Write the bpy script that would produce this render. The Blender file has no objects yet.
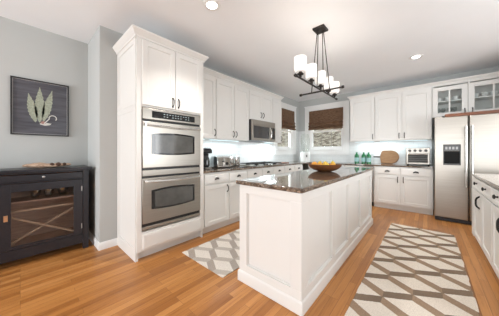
import bpy, bmesh, math, random
from mathutils import Vector, Matrix
R = math.radians
PI = math.pi
random.seed(7)
S = bpy.context.scene
COL = S.collection

# ------------------------------------------------------------------ camera
cd = bpy.data.cameras.new('camera')
cam = bpy.data.objects.new('camera', cd)
COL.objects.link(cam)
cd.sensor_width = 36.0
cd.lens = 36.0 * 202.06 / 499.0
cd.shift_y = -6.2 / 499.0
cd.clip_start = 0.02
cam.location = (0, 0, 1.2)
cam.rotation_euler = (R(90), 0, R(41.395))
S.camera = cam

# ------------------------------------------------------------------ world, exposure, big lights
S.view_settings.view_transform = 'Standard'
S.view_settings.look = 'None'
S.view_settings.gamma = 1.0
S.view_settings.use_curve_mapping = False
S.view_settings.exposure = 1.60
w = bpy.data.worlds.new('overcast_sky')
S.world = w
w.use_nodes = True
w.node_tree.nodes['Background'].inputs[0].default_value = (0.92, 0.96, 1.0, 1)
w.node_tree.nodes['Background'].inputs[1].default_value = 0.65


def area(name, loc, rot, sx, sy, power, col=(1, 1, 1), spread=180):
    l = bpy.data.lights.new(name, 'AREA')
    l.shape = 'RECTANGLE'
    l.size, l.size_y = sx, sy
    l.energy = power
    l.color = col
    l.spread = R(spread)
    o = bpy.data.objects.new(name, l)
    COL.objects.link(o)
    o.location = loc
    o.rotation_euler = rot
    return o


# daylight entering by the patio doors behind the camera and the kitchen windows, plus an added fill from the right
area('patio_daylight', (-2.3, -3.66, 1.3), (R(104), 0, 0), 1.9, 2.1, 40, (0.93, 0.97, 1.0))
area('patio_daylight', (0.7, -3.66, 1.3), (R(104), 0, 0), 1.9, 2.1, 21, (0.93, 0.97, 1.0))
area('added_side_fill', (2.4, 2.5, 1.50), (R(90), 0, R(58)), 2.4, 1.4, 26, (0.95, 0.98, 1.0))  # added fill lamp, turned towards the dim back-left corner
area('window_daylight', (-2.16, 7.4, 3.2), (R(-55), 0, 0), 2.6, 2.0, 130, (0.9, 0.96, 1.0))
area('window_daylight', (-4.7, 4.93, 3.2), (R(55), 0, R(-90)), 2.6, 2.0, 130, (0.9, 0.96, 1.0))


# ------------------------------------------------------------------ node helpers and materials
def new_mat(name):
    m = bpy.data.materials.new(name)
    m.use_nodes = True
    nt = m.node_tree
    return m, nt, nt.nodes['Principled BSDF']


def N(nt, typ, ins=None, **props):
    n = nt.nodes.new(typ)
    for k, v in props.items():
        setattr(n, k, v)
    if ins:
        for k, v in ins.items():
            if isinstance(v, bpy.types.NodeSocket):
                nt.links.new(v, n.inputs[k])
            else:
                n.inputs[k].default_value = v
    return n


def M_(nt, op, a, b=0.0, c=0.0):
    n = N(nt, 'ShaderNodeMath', {0: a, 1: b, 2: c}, operation=op)
    return n.outputs[0]


def c4(c):
    return (c[0], c[1], c[2], 1)


def ramp(nt, fac, stops):
    n = N(nt, 'ShaderNodeValToRGB', {0: fac})
    cr = n.color_ramp
    while len(cr.elements) < len(stops):
        cr.elements.new(0.5)
    for e, (p, c) in zip(cr.elements, stops):
        e.position = p
        e.color = c4(c)
    return n.outputs[0]


def mixc(nt, fac, a, b, blend='MIX'):
    n = N(nt, 'ShaderNodeMix', None, data_type='RGBA', blend_type=blend)
    for k, v in ((0, fac), (6, a), (7, b)):
        if isinstance(v, bpy.types.NodeSocket):
            nt.links.new(v, n.inputs[k])
        else:
            n.inputs[k].default_value = v
    return n.outputs[2]


def coords(nt, scale=(1, 1, 1), rot=(0, 0, 0), kind='Object'):
    t = N(nt, 'ShaderNodeTexCoord')
    mp = N(nt, 'ShaderNodeMapping', {'Vector': t.outputs[kind], 'Scale': scale, 'Rotation': rot})
    return mp.outputs[0]


def plain(name, col, rough=0.5, metal=0.0, var=0.05, vscale=8.0, bump=0.0, coat=0.0, spec=None):
    m, nt, b = new_mat(name)
    co = coords(nt)
    nz = N(nt, 'ShaderNodeTexNoise', {'Vector': co, 'Scale': vscale, 'Detail': 4.0})
    lo = tuple(c * (1 - var) for c in col)
    hi = tuple(min(1, c * (1 + var)) for c in col)
    nt.links.new(ramp(nt, nz.outputs[0], [(0.3, lo), (0.7, hi)]), b.inputs['Base Color'])
    b.inputs['Roughness'].default_value = rough
    b.inputs['Metallic'].default_value = metal
    if coat:
        b.inputs['Coat Weight'].default_value = coat
        b.inputs['Coat Roughness'].default_value = 0.08
    if spec is not None:
        b.inputs['Specular IOR Level'].default_value = spec
    if bump:
        n2 = N(nt, 'ShaderNodeTexNoise', {'Vector': co, 'Scale': vscale * 12, 'Detail': 3.0})
        bp = N(nt, 'ShaderNodeBump', {'Height': n2.outputs[0], 'Strength': bump, 'Distance': 0.003})
        nt.links.new(bp.outputs[0], b.inputs['Normal'])
    return m


def wood(name, dark, light, scale=(3, 40, 40), rough=0.45, dist=2.0, coat=0.0):
    m, nt, b = new_mat(name)
    co = coords(nt, scale)
    nz = N(nt, 'ShaderNodeTexNoise', {'Vector': co, 'Scale': 1.0, 'Detail': 6.0, 'Roughness': 0.6, 'Distortion': dist})
    nt.links.new(ramp(nt, nz.outputs[0], [(0.3, dark), (0.7, light)]), b.inputs['Base Color'])
    b.inputs['Roughness'].default_value = rough
    if coat:
        b.inputs['Coat Weight'].default_value = coat
        b.inputs['Coat Roughness'].default_value = 0.1
    return m


def emit(name, col, strength):
    m, nt, b = new_mat(name)
    b.inputs['Base Color'].default_value = c4(col)
    b.inputs['Emission Color'].default_value = c4(col)
    b.inputs['Emission Strength'].default_value = strength
    return m


def m_floor():
    m, nt, b = new_mat('oak_floor')
    co = coords(nt, rot=(0, 0, R(90)))
    br = N(nt, 'ShaderNodeTexBrick', {'Vector': co, 'Color1': (0, 0, 0, 1), 'Color2': (1, 1, 1, 1), 'Mortar': (0.5, 0.5, 0.5, 1), 'Scale': 1.0,
                                      'Mortar Size': 0.0012, 'Mortar Smooth': 0.3, 'Brick Width': 0.85, 'Row Height': 0.060}, offset=0.37, offset_frequency=3)
    tone = br.outputs[0]
    base = ramp(nt, tone, [(0.0, (0.34, 0.130, 0.032)), (0.3, (0.43, 0.176, 0.046)), (0.7, (0.50, 0.216, 0.060)), (1.0, (0.58, 0.268, 0.085))])
    off = N(nt, 'ShaderNodeCombineXYZ', {0: M_(nt, 'MULTIPLY', tone, 31.0), 1: 0.0, 2: M_(nt, 'MULTIPLY', tone, 17.0)})
    c2 = N(nt, 'ShaderNodeVectorMath', {0: coords(nt, (45, 2.2, 10)), 1: off.outputs[0]}, operation='ADD')
    g = N(nt, 'ShaderNodeTexNoise', {'Vector': c2.outputs[0], 'Scale': 1.0, 'Detail': 7.0, 'Roughness': 0.65, 'Distortion': 0.8})
    grain = ramp(nt, g.outputs[0], [(0.28, (0.62, 0.52, 0.45)), (0.5, (0.95, 0.95, 0.95)), (0.75, (1.10, 1.10, 1.12))])
    c = mixc(nt, 0.8, base, grain, 'MULTIPLY')
    c = mixc(nt, M_(nt, 'MULTIPLY', br.outputs[1], 0.75), c, (0.10, 0.04, 0.015, 1))
    nt.links.new(c, b.inputs['Base Color'])
    b.inputs['Roughness'].default_value = 0.34
    b.inputs['Specular IOR Level'].default_value = 0.35
    b.inputs['Coat Weight'].default_value = 0.08
    b.inputs['Coat Roughness'].default_value = 0.12
    bp = N(nt, 'ShaderNodeBump', {'Height': br.outputs[1], 'Strength': 0.25, 'Distance': 0.002}, invert=True)
    nt.links.new(bp.outputs[0], b.inputs['Normal'])
    return m


def m_granite():
    m, nt, b = new_mat('speckled_brown_granite')
    co = coords(nt)
    v = N(nt, 'ShaderNodeTexVoronoi', {'Vector': co, 'Scale': 95.0})
    n = N(nt, 'ShaderNodeTexNoise', {'Vector': co, 'Scale': 42.0, 'Detail': 5.0, 'Roughness': 0.7})
    a = ramp(nt, v.outputs[1], [(0.0, (0.015, 0.012, 0.010)), (0.45, (0.05, 0.035, 0.026)), (0.62, (0.20, 0.135, 0.09)), (0.85, (0.48, 0.38, 0.31))])
    bb = ramp(nt, n.outputs[0], [(0.40, (0.012, 0.010, 0.009)), (0.50, (0.10, 0.070, 0.050)), (0.60, (0.36, 0.27, 0.20))])
    nt.links.new(mixc(nt, 0.5, a, bb), b.inputs['Base Color'])
    b.inputs['Roughness'].default_value = 0.05
    b.inputs['Specular IOR Level'].default_value = 0.6
    b.inputs['Coat Weight'].default_value = 0.2
    b.inputs['Coat Roughness'].default_value = 0.02
    return m


def m_steel(name, col=(0.41, 0.38, 0.34), rough=0.32, scale=(2, 2, 220)):
    m, nt, b = new_mat(name)
    n = N(nt, 'ShaderNodeTexNoise', {'Vector': coords(nt, scale), 'Scale': 1.0, 'Detail': 3.0})
    nt.links.new(ramp(nt, n.outputs[0], [(0.3, tuple(c * 0.92 for c in col)), (0.7, tuple(c * 1.06 for c in col))]), b.inputs['Base Color'])
    b.inputs['Metallic'].default_value = 1.0
    b.inputs['Roughness'].default_value = rough
    b.inputs['Anisotropic'].default_value = 0.4
    return m


def m_tile():
    m, nt, b = new_mat('white_subway_tile')
    t = N(nt, 'ShaderNodeTexCoord')
    s = N(nt, 'ShaderNodeSeparateXYZ', {0: t.outputs['Object']})
    v = N(nt, 'ShaderNodeCombineXYZ', {0: s.outputs[0], 1: s.outputs[2], 2: 0.0})
    br = N(nt, 'ShaderNodeTexBrick', {'Vector': v.outputs[0], 'Color1': (0.76, 0.78, 0.78, 1), 'Color2': (0.80, 0.82, 0.82, 1), 'Mortar': (0.62, 0.63, 0.63, 1),
                                      'Scale': 1.0, 'Mortar Size': 0.002, 'Mortar Smooth': 0.2, 'Brick Width': 0.152, 'Row Height': 0.076})
    nt.links.new(br.outputs[0], b.inputs['Base Color'])
    b.inputs['Roughness'].default_value = 0.12
    bp = N(nt, 'ShaderNodeBump', {'Height': br.outputs[1], 'Strength': 0.4, 'Distance': 0.002}, invert=True)
    nt.links.new(bp.outputs[0], b.inputs['Normal'])
    return m


def m_woven():
    m, nt, b = new_mat('woven_brown_shade')
    co = coords(nt, (14, 14, 160))
    n = N(nt, 'ShaderNodeTexNoise', {'Vector': co, 'Scale': 1.0, 'Detail': 4.0, 'Roughness': 0.7})
    nt.links.new(ramp(nt, n.outputs[0], [(0.30, (0.050, 0.026, 0.014)), (0.5, (0.155, 0.085, 0.047)), (0.72, (0.29, 0.175, 0.105))]), b.inputs['Base Color'])
    b.inputs['Roughness'].default_value = 0.85
    bp = N(nt, 'ShaderNodeBump', {'Height': n.outputs[0], 'Strength': 0.6, 'Distance': 0.004})
    nt.links.new(bp.outputs[0], b.inputs['Normal'])
    return m


def m_rug(name, cream, up, down, ox, oy, per=0.374, rowp=0.385, amp=0.055, hw=0.046):
    """zigzag bands that alternate in phase, coordinates local to the rug"""
    m, nt, b = new_mat(name)
    t = N(nt, 'ShaderNodeTexCoord')
    s = N(nt, 'ShaderNodeSeparateXYZ', {0: t.outputs['Object']})
    wob = N(nt, 'ShaderNodeTexNoise', {'Vector': t.outputs['Object'], 'Scale': 60.0, 'Detail': 2.0})
    x = M_(nt, 'ADD', s.outputs[0], ox)
    y = M_(nt, 'ADD', M_(nt, 'ADD', s.outputs[1], oy), M_(nt, 'MULTIPLY', M_(nt, 'SUBTRACT', wob.outputs[0], 0.5), 0.012))
    fx = M_(nt, 'FRACT', M_(nt, 'DIVIDE', x, per))                       # 0 = peak, .5 = trough
    tri = M_(nt, 'SUBTRACT', M_(nt, 'MULTIPLY', M_(nt, 'ABSOLUTE', M_(nt, 'SUBTRACT', fx, 0.5)), 4.0), 1.0)
    rising = M_(nt, 'GREATER_THAN', fx, 0.5)

    def band(sign, off):
        q = M_(nt, 'SUBTRACT', M_(nt, 'SUBTRACT', y, off), M_(nt, 'MULTIPLY', tri, amp * sign))
        fr = M_(nt, 'FRACT', M_(nt, 'ADD', M_(nt, 'DIVIDE', q, rowp), 0.5))
        d = M_(nt, 'MULTIPLY', M_(nt, 'ABSOLUTE', M_(nt, 'SUBTRACT', fr, 0.5)), rowp)
        return M_(nt, 'LESS_THAN', d, hw)
    A = band(1, 0.0)
    B = band(-1, rowp / 2)
    fib = N(nt, 'ShaderNodeTexNoise', {'Vector': coords(nt, (160, 320, 20)), 'Scale': 1.0, 'Detail': 3.0})
    big = N(nt, 'ShaderNodeTexNoise', {'Vector': t.outputs['Object'], 'Scale': 3.0})
    fibv = ramp(nt, fib.outputs[0], [(0.3, (0.60, 0.58, 0.56)), (0.7, (1.18, 1.18, 1.18))])
    upc = mixc(nt, M_(nt, 'MULTIPLY', big.outputs[0], 0.8), c4(up), c4(down))
    colA = mixc(nt, rising, c4(down), upc)
    colB = mixc(nt, rising, upc, c4(down))
    c = mixc(nt, A, c4(cream), colA)
    c = mixc(nt, B, c, colB)
    c = mixc(nt, 0.75, c, fibv, 'MULTIPLY')
    nt.links.new(c, b.inputs['Base Color'])
    b.inputs['Roughness'].default_value = 0.95
    b.inputs['Specular IOR Level'].default_value = 0.15
    bp = N(nt, 'ShaderNodeBump', {'Height': fib.outputs[0], 'Strength': 0.5, 'Distance': 0.003})
    nt.links.new(bp.outputs[0], b.inputs['Normal'])
    return m


def m_glass(name, tint=(0.98, 1.0, 0.99), rough=0.02, ior=1.45):
    """thin clear glazing: transparent with a Fresnel reflection"""
    m = bpy.data.materials.new(name)
    m.use_nodes = True
    nt = m.node_tree
    nt.nodes.remove(nt.nodes['Principled BSDF'])
    out = nt.nodes['Material Output']
    tr = N(nt, 'ShaderNodeBsdfTransparent', {0: c4(tint)})
    nz = N(nt, 'ShaderNodeTexNoise', {'Vector': coords(nt), 'Scale': 3.0})
    gl = N(nt, 'ShaderNodeBsdfGlossy', {'Color': (1, 1, 1, 1), 'Roughness': M_(nt, 'MULTIPLY', nz.outputs[0], rough * 2)})
    fr = N(nt, 'ShaderNodeFresnel', {'IOR': ior})
    geo = N(nt, 'ShaderNodeNewGeometry')
    fac = M_(nt, 'MULTIPLY', fr.outputs[0], M_(nt, 'SUBTRACT', 1.0, geo.outputs['Backfacing']))
    mx = N(nt, 'ShaderNodeMixShader', {0: fac, 1: tr.outputs[0], 2: gl.outputs[0]})
    nt.links.new(mx.outputs[0], out.inputs[0])
    return m


def m_leaves():
    m, nt, b = new_mat('leaf_litter_hillside')
    co = coords(nt)
    n = N(nt, 'ShaderNodeTexNoise', {'Vector': co, 'Scale': 3.2, 'Detail': 6.0, 'Roughness': 0.8})
    nt.links.new(ramp(nt, n.outputs[0], [(0.32, (0.03, 0.022, 0.015)), (0.47, (0.13, 0.10, 0.07)), (0.55, (0.38, 0.34, 0.28)), (0.68, (0.26, 0.25, 0.15))]), b.inputs['Base Color'])
    b.inputs['Roughness'].default_value = 1.0
    return m


def m_art():
    m, nt, b = new_mat('dark_plank_print')
    co = coords(nt, (30, 2, 30))
    n = N(nt, 'ShaderNodeTexNoise', {'Vector': coords(nt, (3, 30, 26)), 'Scale': 1.0, 'Detail': 5.0})
    nt.links.new(ramp(nt, n.outputs[0], [(0.3, (0.050, 0.050, 0.062)), (0.7, (0.115, 0.115, 0.135))]), b.inputs['Base Color'])
    b.inputs['Roughness'].default_value = 0.3
    return m


MAT = dict(
    white=plain('white_cabinet_paint', (0.80, 0.788, 0.760), 0.38, var=0.012, vscale=3),
    trim=plain('white_trim_paint', (0.87, 0.87, 0.86), 0.4, var=0.01, vscale=3),
    wall=plain('pale_grey_wall_paint', (0.50, 0.515, 0.505), 0.85, var=0.015, vscale=2, bump=0.05),
    ceiling=plain('ceiling_paint', (0.90, 0.915, 0.935), 0.95, var=0.012, vscale=2),
    floor=m_floor(), granite=m_granite(), steel=m_steel('brushed_stainless'),
    steel_v=m_steel('brushed_stainless_vertical', (0.60, 0.59, 0.57), 0.22, (220, 220, 2)),
    chrome=plain('polished_chrome', (0.75, 0.75, 0.74), 0.10, 1.0, 0.03),
    blackglass=plain('black_glass', (0.012, 0.012, 0.013), 0.05, 0, 0.1, coat=0.5),
    ovenglass=plain('oven_door_glass', (0.09, 0.09, 0.085), 0.10, 0, 0.2, coat=0.6),
    black=plain('black_plastic', (0.018, 0.018, 0.020), 0.35, 0, 0.15),
    iron=plain('cast_iron', (0.022, 0.021, 0.020), 0.55, 0.3, 0.2, bump=0.2),
    bronze=plain('dark_bronze', (0.045, 0.040, 0.037), 0.42, 0.7, 0.2),
    darkgrey=plain('dark_grey_plastic', (0.09, 0.09, 0.09), 0.45, 0, 0.05), matteblack=plain('matte_black_recess', (0.008, 0.008, 0.008), 0.8, 0, 0.1, spec=0.2),
    grey=plain('grey_plastic', (0.35, 0.35, 0.35), 0.4, 0, 0.05),
    tile=m_tile(), woven=m_woven(),
    navy=wood('dark_navy_painted_wood', (0.009, 0.009, 0.013), (0.020, 0.020, 0.027), (40, 3, 40), 0.36),
    redwood=wood('reddish_cabinet_interior', (0.22, 0.12, 0.09), (0.34, 0.20, 0.15), (3, 3, 30), 0.5),
    lath=wood('pale_brown_lath', (0.26, 0.16, 0.11), (0.36, 0.23, 0.16), (3, 20, 20), 0.55),
    brass=plain('brass_latch', (0.62, 0.36, 0.20), 0.35, 0.6, 0.1),
    pewter=plain('pewter_knob', (0.50, 0.50, 0.50), 0.3, 0.8, 0.05),
    drift=wood('weathered_driftwood', (0.30, 0.17, 0.10), (0.74, 0.56, 0.42), (9, 26, 26), 0.75, 3.0),
    driftdark=wood('dark_hollow_driftwood', (0.03, 0.014, 0.008), (0.13, 0.06, 0.035), (14, 14, 14), 0.8, 2.0),
    bowlwood=wood('turned_dark_wood', (0.060, 0.022, 0.008), (0.24, 0.085, 0.026), (6, 6, 40), 0.38, 1.5, 0.1),
    board=wood('maple_board', (0.25, 0.125, 0.052), (0.38, 0.21, 0.10), (5, 30, 30), 0.5),
    traywood=wood('reddish_tray_wood', (0.13, 0.042, 0.018), (0.26, 0.095, 0.045), (4, 40, 40), 0.4),
    orange=plain('orange_peel', (0.80, 0.36, 0.04), 0.45, 0, 0.1, 20, bump=0.3),
    lemon=plain('lemon_peel', (0.82, 0.56, 0.08), 0.45, 0, 0.1, 20, bump=0.3),
    stem=plain('fruit_stem', (0.10, 0.13, 0.03), 0.7),
    greenglass=plain('green_bottle_glass', (0.006, 0.17, 0.055), 0.08, 0, 0.08, coat=0.5),
    greencap=plain('green_cap', (0.02, 0.20, 0.07), 0.4),
    label=plain('pale_bottle_label', (0.34, 0.58, 0.58), 0.5),
    ceramic=plain('white_ceramic', (0.80, 0.80, 0.78), 0.15, 0, 0.02),
    tray_glass=m_glass('clear_drinking_glass', (0.90, 0.93, 0.93), 0.03, 1.7),
    pane=m_glass('window_pane_glass'), cabglass=m_glass('cabinet_door_glass', (0.93, 0.95, 0.95)),
    dispglass=m_glass('dispenser_glass', (0.97, 0.98, 0.97), 0.04, 1.6),
    thickglass=m_glass('thick_pressed_glass', (0.85, 0.88, 0.87), 0.08, 2.8),
    toasterglass=plain('smoked_toaster_glass', (0.10, 0.10, 0.095), 0.5, 0, 0.1, spec=0.08),
    shade=emit('frosted_lamp_shade', (1.0, 0.96, 0.91), 0.15),
    bulb=emit('recessed_bulb', (1.0, 0.96, 0.90), 6.0),
    ledbar=emit('cool_led_bar', (0.75, 0.93, 1.0), 0.35),
    leaves=m_leaves(), bark=plain('grey_tree_bark', (0.20, 0.17, 0.14), 0.9, 0, 0.3, 10),
    art=m_art(), leafprint=plain('pale_green_leaf_print', (0.33, 0.36, 0.28), 0.6, 0, 0.22, 60),
    whiteprint=plain('white_curl_print', (0.62, 0.62, 0.58), 0.6), roseprint=plain('rose_print', (0.38, 0.20, 0.17), 0.6),
    display=plain('oven_display', (0.30, 0.36, 0.38), 0.3, 0, 0.05),
    exterior=plain('grey_stone_terrace', (0.45, 0.43, 0.40), 0.9, 0, 0.1, 3),
    peg=plain('grey_board_peg', (0.12, 0.10, 0.09), 0.5),
)


# ------------------------------------------------------------------ mesh helpers
class MB:
    def __init__(self):
        self.bm = bmesh.new()

    def face(self, vs):
        try:
            return self.bm.faces.new(vs)
        except ValueError:
            return None

    def V(self, *p):
        return self.bm.verts.new(p)

    def box(self, x0, x1, y0, y1, z0, z1):
        if x0 > x1: x0, x1 = x1, x0
        if y0 > y1: y0, y1 = y1, y0
        if z0 > z1: z0, z1 = z1, z0
        v = [self.V(x, y, z) for z in (z0, z1) for y in (y0, y1) for x in (x0, x1)]
        for a, b, c, d in ((0, 2, 3, 1), (4, 5, 7, 6), (0, 1, 5, 4), (2, 6, 7, 3), (0, 4, 6, 2), (1, 3, 7, 5)):
            self.face([v[a], v[b], v[c], v[d]])
        return self

    def shaker(self, x0, x1, z0, z1, y=0.0, t=0.020, w=0.058, rec=0.009, sl=0.006):
        """framed door or panel standing proud of the plane y, front towards -y"""
        yf = y - t
        o = [(x0, z0), (x1, z0), (x1, z1), (x0, z1)]

        def ring(d, yy):
            return [self.V(x0 + d, yy, z0 + d), self.V(x1 - d, yy, z0 + d), self.V(x1 - d, yy, z1 - d), self.V(x0 + d, yy, z1 - d)]
        rs = [ring(0, y), ring(0, yf + 0.002), ring(0.002, yf), ring(w, yf), ring(w + sl, yf + rec)]
        for a, b in zip(rs, rs[1:]):
            for i in range(4):
                j = (i + 1) % 4
                self.face([a[i], a[j], b[j], b[i]])
        self.face(rs[-1])
        self.face(rs[0][::-1])
        return self

    def frame(self, x0, x1, z0, z1, w, y0, y1, wb=None):
        """rectangular ring (open middle)"""
        wb = w if wb is None else wb
        self.box(x0, x0 + w, y0, y1, z0, z1)
        self.box(x1 - w, x1, y0, y1, z0, z1)
        self.box(x0 + w, x1 - w, y0, y1, z1 - w, z1)
        self.box(x0 + w, x1 - w, y0, y1, z0, z0 + wb)
        return self

    def prism(self, pts, axis, a0, a1):
        """polygon extruded along an axis; pts are the other two coordinates in x,y,z order"""
        def mk(p, a):
            return {'x': (a, p[0], p[1]), 'y': (p[0], a, p[1]), 'z': (p[0], p[1], a)}[axis]
        lo = [self.V(*mk(p, a0)) for p in pts]
        hi = [self.V(*mk(p, a1)) for p in pts]
        n = len(pts)
        for i in range(n):
            j = (i + 1) % n
            self.face([lo[i], lo[j], hi[j], hi[i]])
        self.face(lo[::-1])
        self.face(hi)
        return self

    def lathe(self, prof, c=(0, 0, 0), seg=24, sx=1.0, sy=1.0, mat=None, ring=False):
        rows = []
        for r, z in prof:
            if r < 1e-5:
                p = Vector((0, 0, z))
                p = mat @ p if mat else p
                rows.append([self.V(p.x + c[0], p.y + c[1], p.z + c[2])])
            else:
                row = []
                for i in range(seg):
                    a = 2 * PI * i / seg
                    p = Vector((r * math.cos(a) * sx, r * math.sin(a) * sy, z))
                    p = mat @ p if mat else p
                    row.append(self.V(p.x + c[0], p.y + c[1], p.z + c[2]))
                rows.append(row)
        for a, b in zip(rows, rows[1:]):
            for i in range(seg):
                j = (i + 1) % seg
                if len(a) == 1 and len(b) == 1:
                    continue
                if len(a) == 1:
                    self.face([a[0], b[j], b[i]])
                elif len(b) == 1:
                    self.face([a[i], a[j], b[0]])
                else:
                    self.face([a[i], a[j], b[j], b[i]])
        if ring:
            for i in range(seg):
                j = (i + 1) % seg
                self.face([rows[-1][i], rows[-1][j], rows[0][j], rows[0][i]])
            return self
        if len(rows[0]) > 1: self.face(rows[0][::-1])
        if len(rows[-1]) > 1: self.face(rows[-1])
        return self

    def tube(self, pts, r, seg=8, closed=False):
        pts = [Vector(p) for p in pts]
        rr = r if isinstance(r, (list, tuple)) else [r] * len(pts)
        rows = []
        up = None
        n = len(pts)
        for i, p in enumerate(pts):
            if closed:
                d = pts[(i + 1) % n] - pts[i - 1]
            else:
                d = (pts[min(i + 1, n - 1)] - pts[max(i - 1, 0)])
            d.normalize()
            if up is None:
                up = Vector((0, 0, 1)) if abs(d.z) < 0.9 else Vector((1, 0, 0))
            a = d.cross(up)
            if a.length < 1e-4:
                a = d.orthogonal()
            a.normalize()
            up = a.cross(d).normalized()
            rows.append([self.V(*(p + (a * math.cos(2 * PI * k / seg) + up * math.sin(2 * PI * k / seg)) * rr[i])) for k in range(seg)])
        pairs = list(zip(rows, rows[1:])) + ([(rows[-1], rows[0])] if closed else [])
        for a, b in pairs:
            for k in range(seg):
                j = (k + 1) % seg
                self.face([a[k], a[j], b[j], b[k]])
        if not closed:
            self.face(rows[0][::-1])
            self.face(rows[-1])
        return self

    def sweep(self, path, prof, z=0.0, closed=False):
        """profile (outward, up) swept along a horizontal 2D path with mitred corners; outward = right of travel"""
        n = len(path)
        P = [Vector(p) for p in path]
        rows = []
        for i in range(n):
            d0 = (P[i] - P[i - 1]) if (i > 0 or closed) else (P[1] - P[0])
            d1 = (P[(i + 1) % n] - P[i]) if (i < n - 1 or closed) else (P[i] - P[i - 1])
            d0.normalize(); d1.normalize()
            n0 = Vector((d0.y, -d0.x)); n1 = Vector((d1.y, -d1.x))
            m = (n0 + n1)
            m = m / max(1e-6, m.length)
            k = 1.0 / max(0.2, m.dot(n0))
            rows.append([self.V(P[i].x + m.x * k * o, P[i].y + m.y * k * o, z + u) for o, u in prof])
        q = len(prof)
        pairs = list(zip(rows, rows[1:])) + ([(rows[-1], rows[0])] if closed else [])
        for a, b in pairs:
            for k in range(q):
                j = (k + 1) % q
                self.face([a[k], a[j], b[j], b[k]])
        if not closed:
            self.face(rows[0]); self.face(rows[-1][::-1])
        return self

    def build(self, name, mat, parent=None, bevel=0.0, loc=None):
        bmesh.ops.recalc_face_normals(self.bm, faces=self.bm.faces[:])
        me = bpy.data.meshes.new(name)
        self.bm.to_mesh(me)
        self.bm.free()
        me.polygons.foreach_set('use_smooth', [True] * len(me.polygons))
        try:
            me.set_sharp_from_angle(angle=R(32))
        except Exception:
            pass
        o = bpy.data.objects.new(name, me)
        me.materials.append(mat if not isinstance(mat, str) else MAT[mat])
        COL.objects.link(o)
        if parent is not None:
            o.parent = parent
        if loc is not None:
            o.location = loc
        if bevel:
            b = o.modifiers.new('soft_edges', 'BEVEL')
            b.width = bevel
            b.segments = 2
            b.limit_method = 'ANGLE'
            b.angle_limit = R(40)
            b.harden_normals = False
        return o


def tag(o, label=None, cat=None, group=None, kind=None):
    if label: o['label'] = label
    if cat: o['category'] = cat
    if group: o['group'] = group
    if kind: o['kind'] = kind
    return o


def thing(name, loc, rz=0.0, label=None, cat=None, group=None, kind=None):
    o = bpy.data.objects.new(name, None)
    o.empty_display_size = 0.1
    COL.objects.link(o)
    o.location = loc
    o.rotation_euler = (0, 0, rz)
    return tag(o, label, cat, group, kind)


def copy_tree(o, parent=None):
    c = o.copy()
    COL.objects.link(c)
    if parent is not None:
        c.parent = parent
    for ch in list(o.children):
        copy_tree(ch, c)
    return c


def box_thing(name, b, mat, label, cat, bevel=0.0, kind=None, group=None):
    x0, x1, y0, y1, z0, z1 = b
    cx, cy = (x0 + x1) / 2, (y0 + y1) / 2
    m = MB().box(x0 - cx, x1 - cx, y0 - cy, y1 - cy, 0, z1 - z0)
    return tag(m.build(name, mat, None, bevel, (cx, cy, z0)), label, cat, group, kind)


def struct(name, boxes, mat, label=None, cat=None, bevel=0.0):
    m = MB()
    for b in boxes:
        m.box(*b)
    return tag(m.build(name, mat, None, bevel), label, cat, None, 'structure')


# ------------------------------------------------------------------ the setting
XW, YB, CZ = -3.0, 5.70, 2.745          # cabinet wall, back wall, ceiling
XA, YJ = -3.65, 0.64                    # alcove wall, jog
W1 = (4.50, 5.36, 1.275, 2.385)         # left window opening  (Y0,Y1,z0,z1)
W2 = (-2.625, -1.690, 1.275, 2.385)     # back window opening  (X0,X1,z0,z1)
struct('floor', [(-3.8, 2.75, -3.95, 5.85, -0.1, 0.0)], 'floor', 'honey oak plank floor', 'floor')
struct('ceiling', [(-3.8, 2.75, -3.95, 5.85, CZ, CZ + 0.1)], 'ceiling', 'plain white ceiling', 'ceiling')
struct('wall_left', [(XW - 0.15, XW, YJ, W1[0], 0, CZ), (XW - 0.15, XW, W1[1], YB + 0.15, 0, CZ),
                     (XW - 0.15, XW, W1[0], W1[1], 0, W1[2]), (XW - 0.15, XW, W1[0], W1[1], W1[3], CZ),
                     (XA - 0.15, XW - 0.15, YJ, YJ + 0.15, 0, CZ)], 'wall', 'pale grey wall behind the ovens and its short return', 'wall')
struct('wall_alcove', [(XA - 0.15, XA, -3.95, YJ, 0, CZ)], 'wall', 'pale grey wall with the framed leaf picture', 'wall')
struct('wall_back', [(XW, W2[0], YB, YB + 0.15, 0, CZ), (W2[1], 2.75, YB, YB + 0.15, 0, CZ),
                     (W2[0], W2[1], YB, YB + 0.15, 0, W2[2]), (W2[0], W2[1], YB, YB + 0.15, W2[3], CZ)], 'wall', 'pale grey wall behind the refrigerator', 'wall')
struct('wall_right', [(1.16, 1.31, 4.45, YB, 0, CZ), (2.6, 2.75, -3.95, 1.25, 0, CZ), (2.6, 2.75, 3.95, YB, 0, CZ),
                      (2.6, 2.75, 1.25, 3.95, 0, 0.7), (2.6, 2.75, 1.25, 3.95, 2.2, CZ)], 'wall')
PD = [(-3.3, -1.3), (-0.3, 1.7)]
struct('wall_front', [(XA, PD[0][0], -3.95, -3.8, 0, CZ), (PD[0][1], PD[1][0], -3.95, -3.8, 0, CZ), (PD[1][1], 2.6, -3.95, -3.8, 0, CZ)]
       + [(a, b, -3.95, -3.8, 2.35, CZ) for a, b in PD], 'wall')
BP = [(0, 0), (0.013, 0), (0.013, 0.070), (0.009, 0.082), (0.005, 0.092), (0, 0.092)]
tag(MB().sweep([(XW, 0.832), (XW, YJ), (XA, YJ), (XA, -3.8)][::-1], BP).build('baseboard_left', 'trim'), 'white baseboard along the grey jog wall', 'baseboard', None, 'structure')
tag(MB().sweep([(2.6, 4.2), (2.6, -3.7)][::-1], BP).build('baseboard_right', 'trim'), None, None, None, 'structure')

# windows (local frame: x right, front -y, z up)
CAS = 0.155


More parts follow.
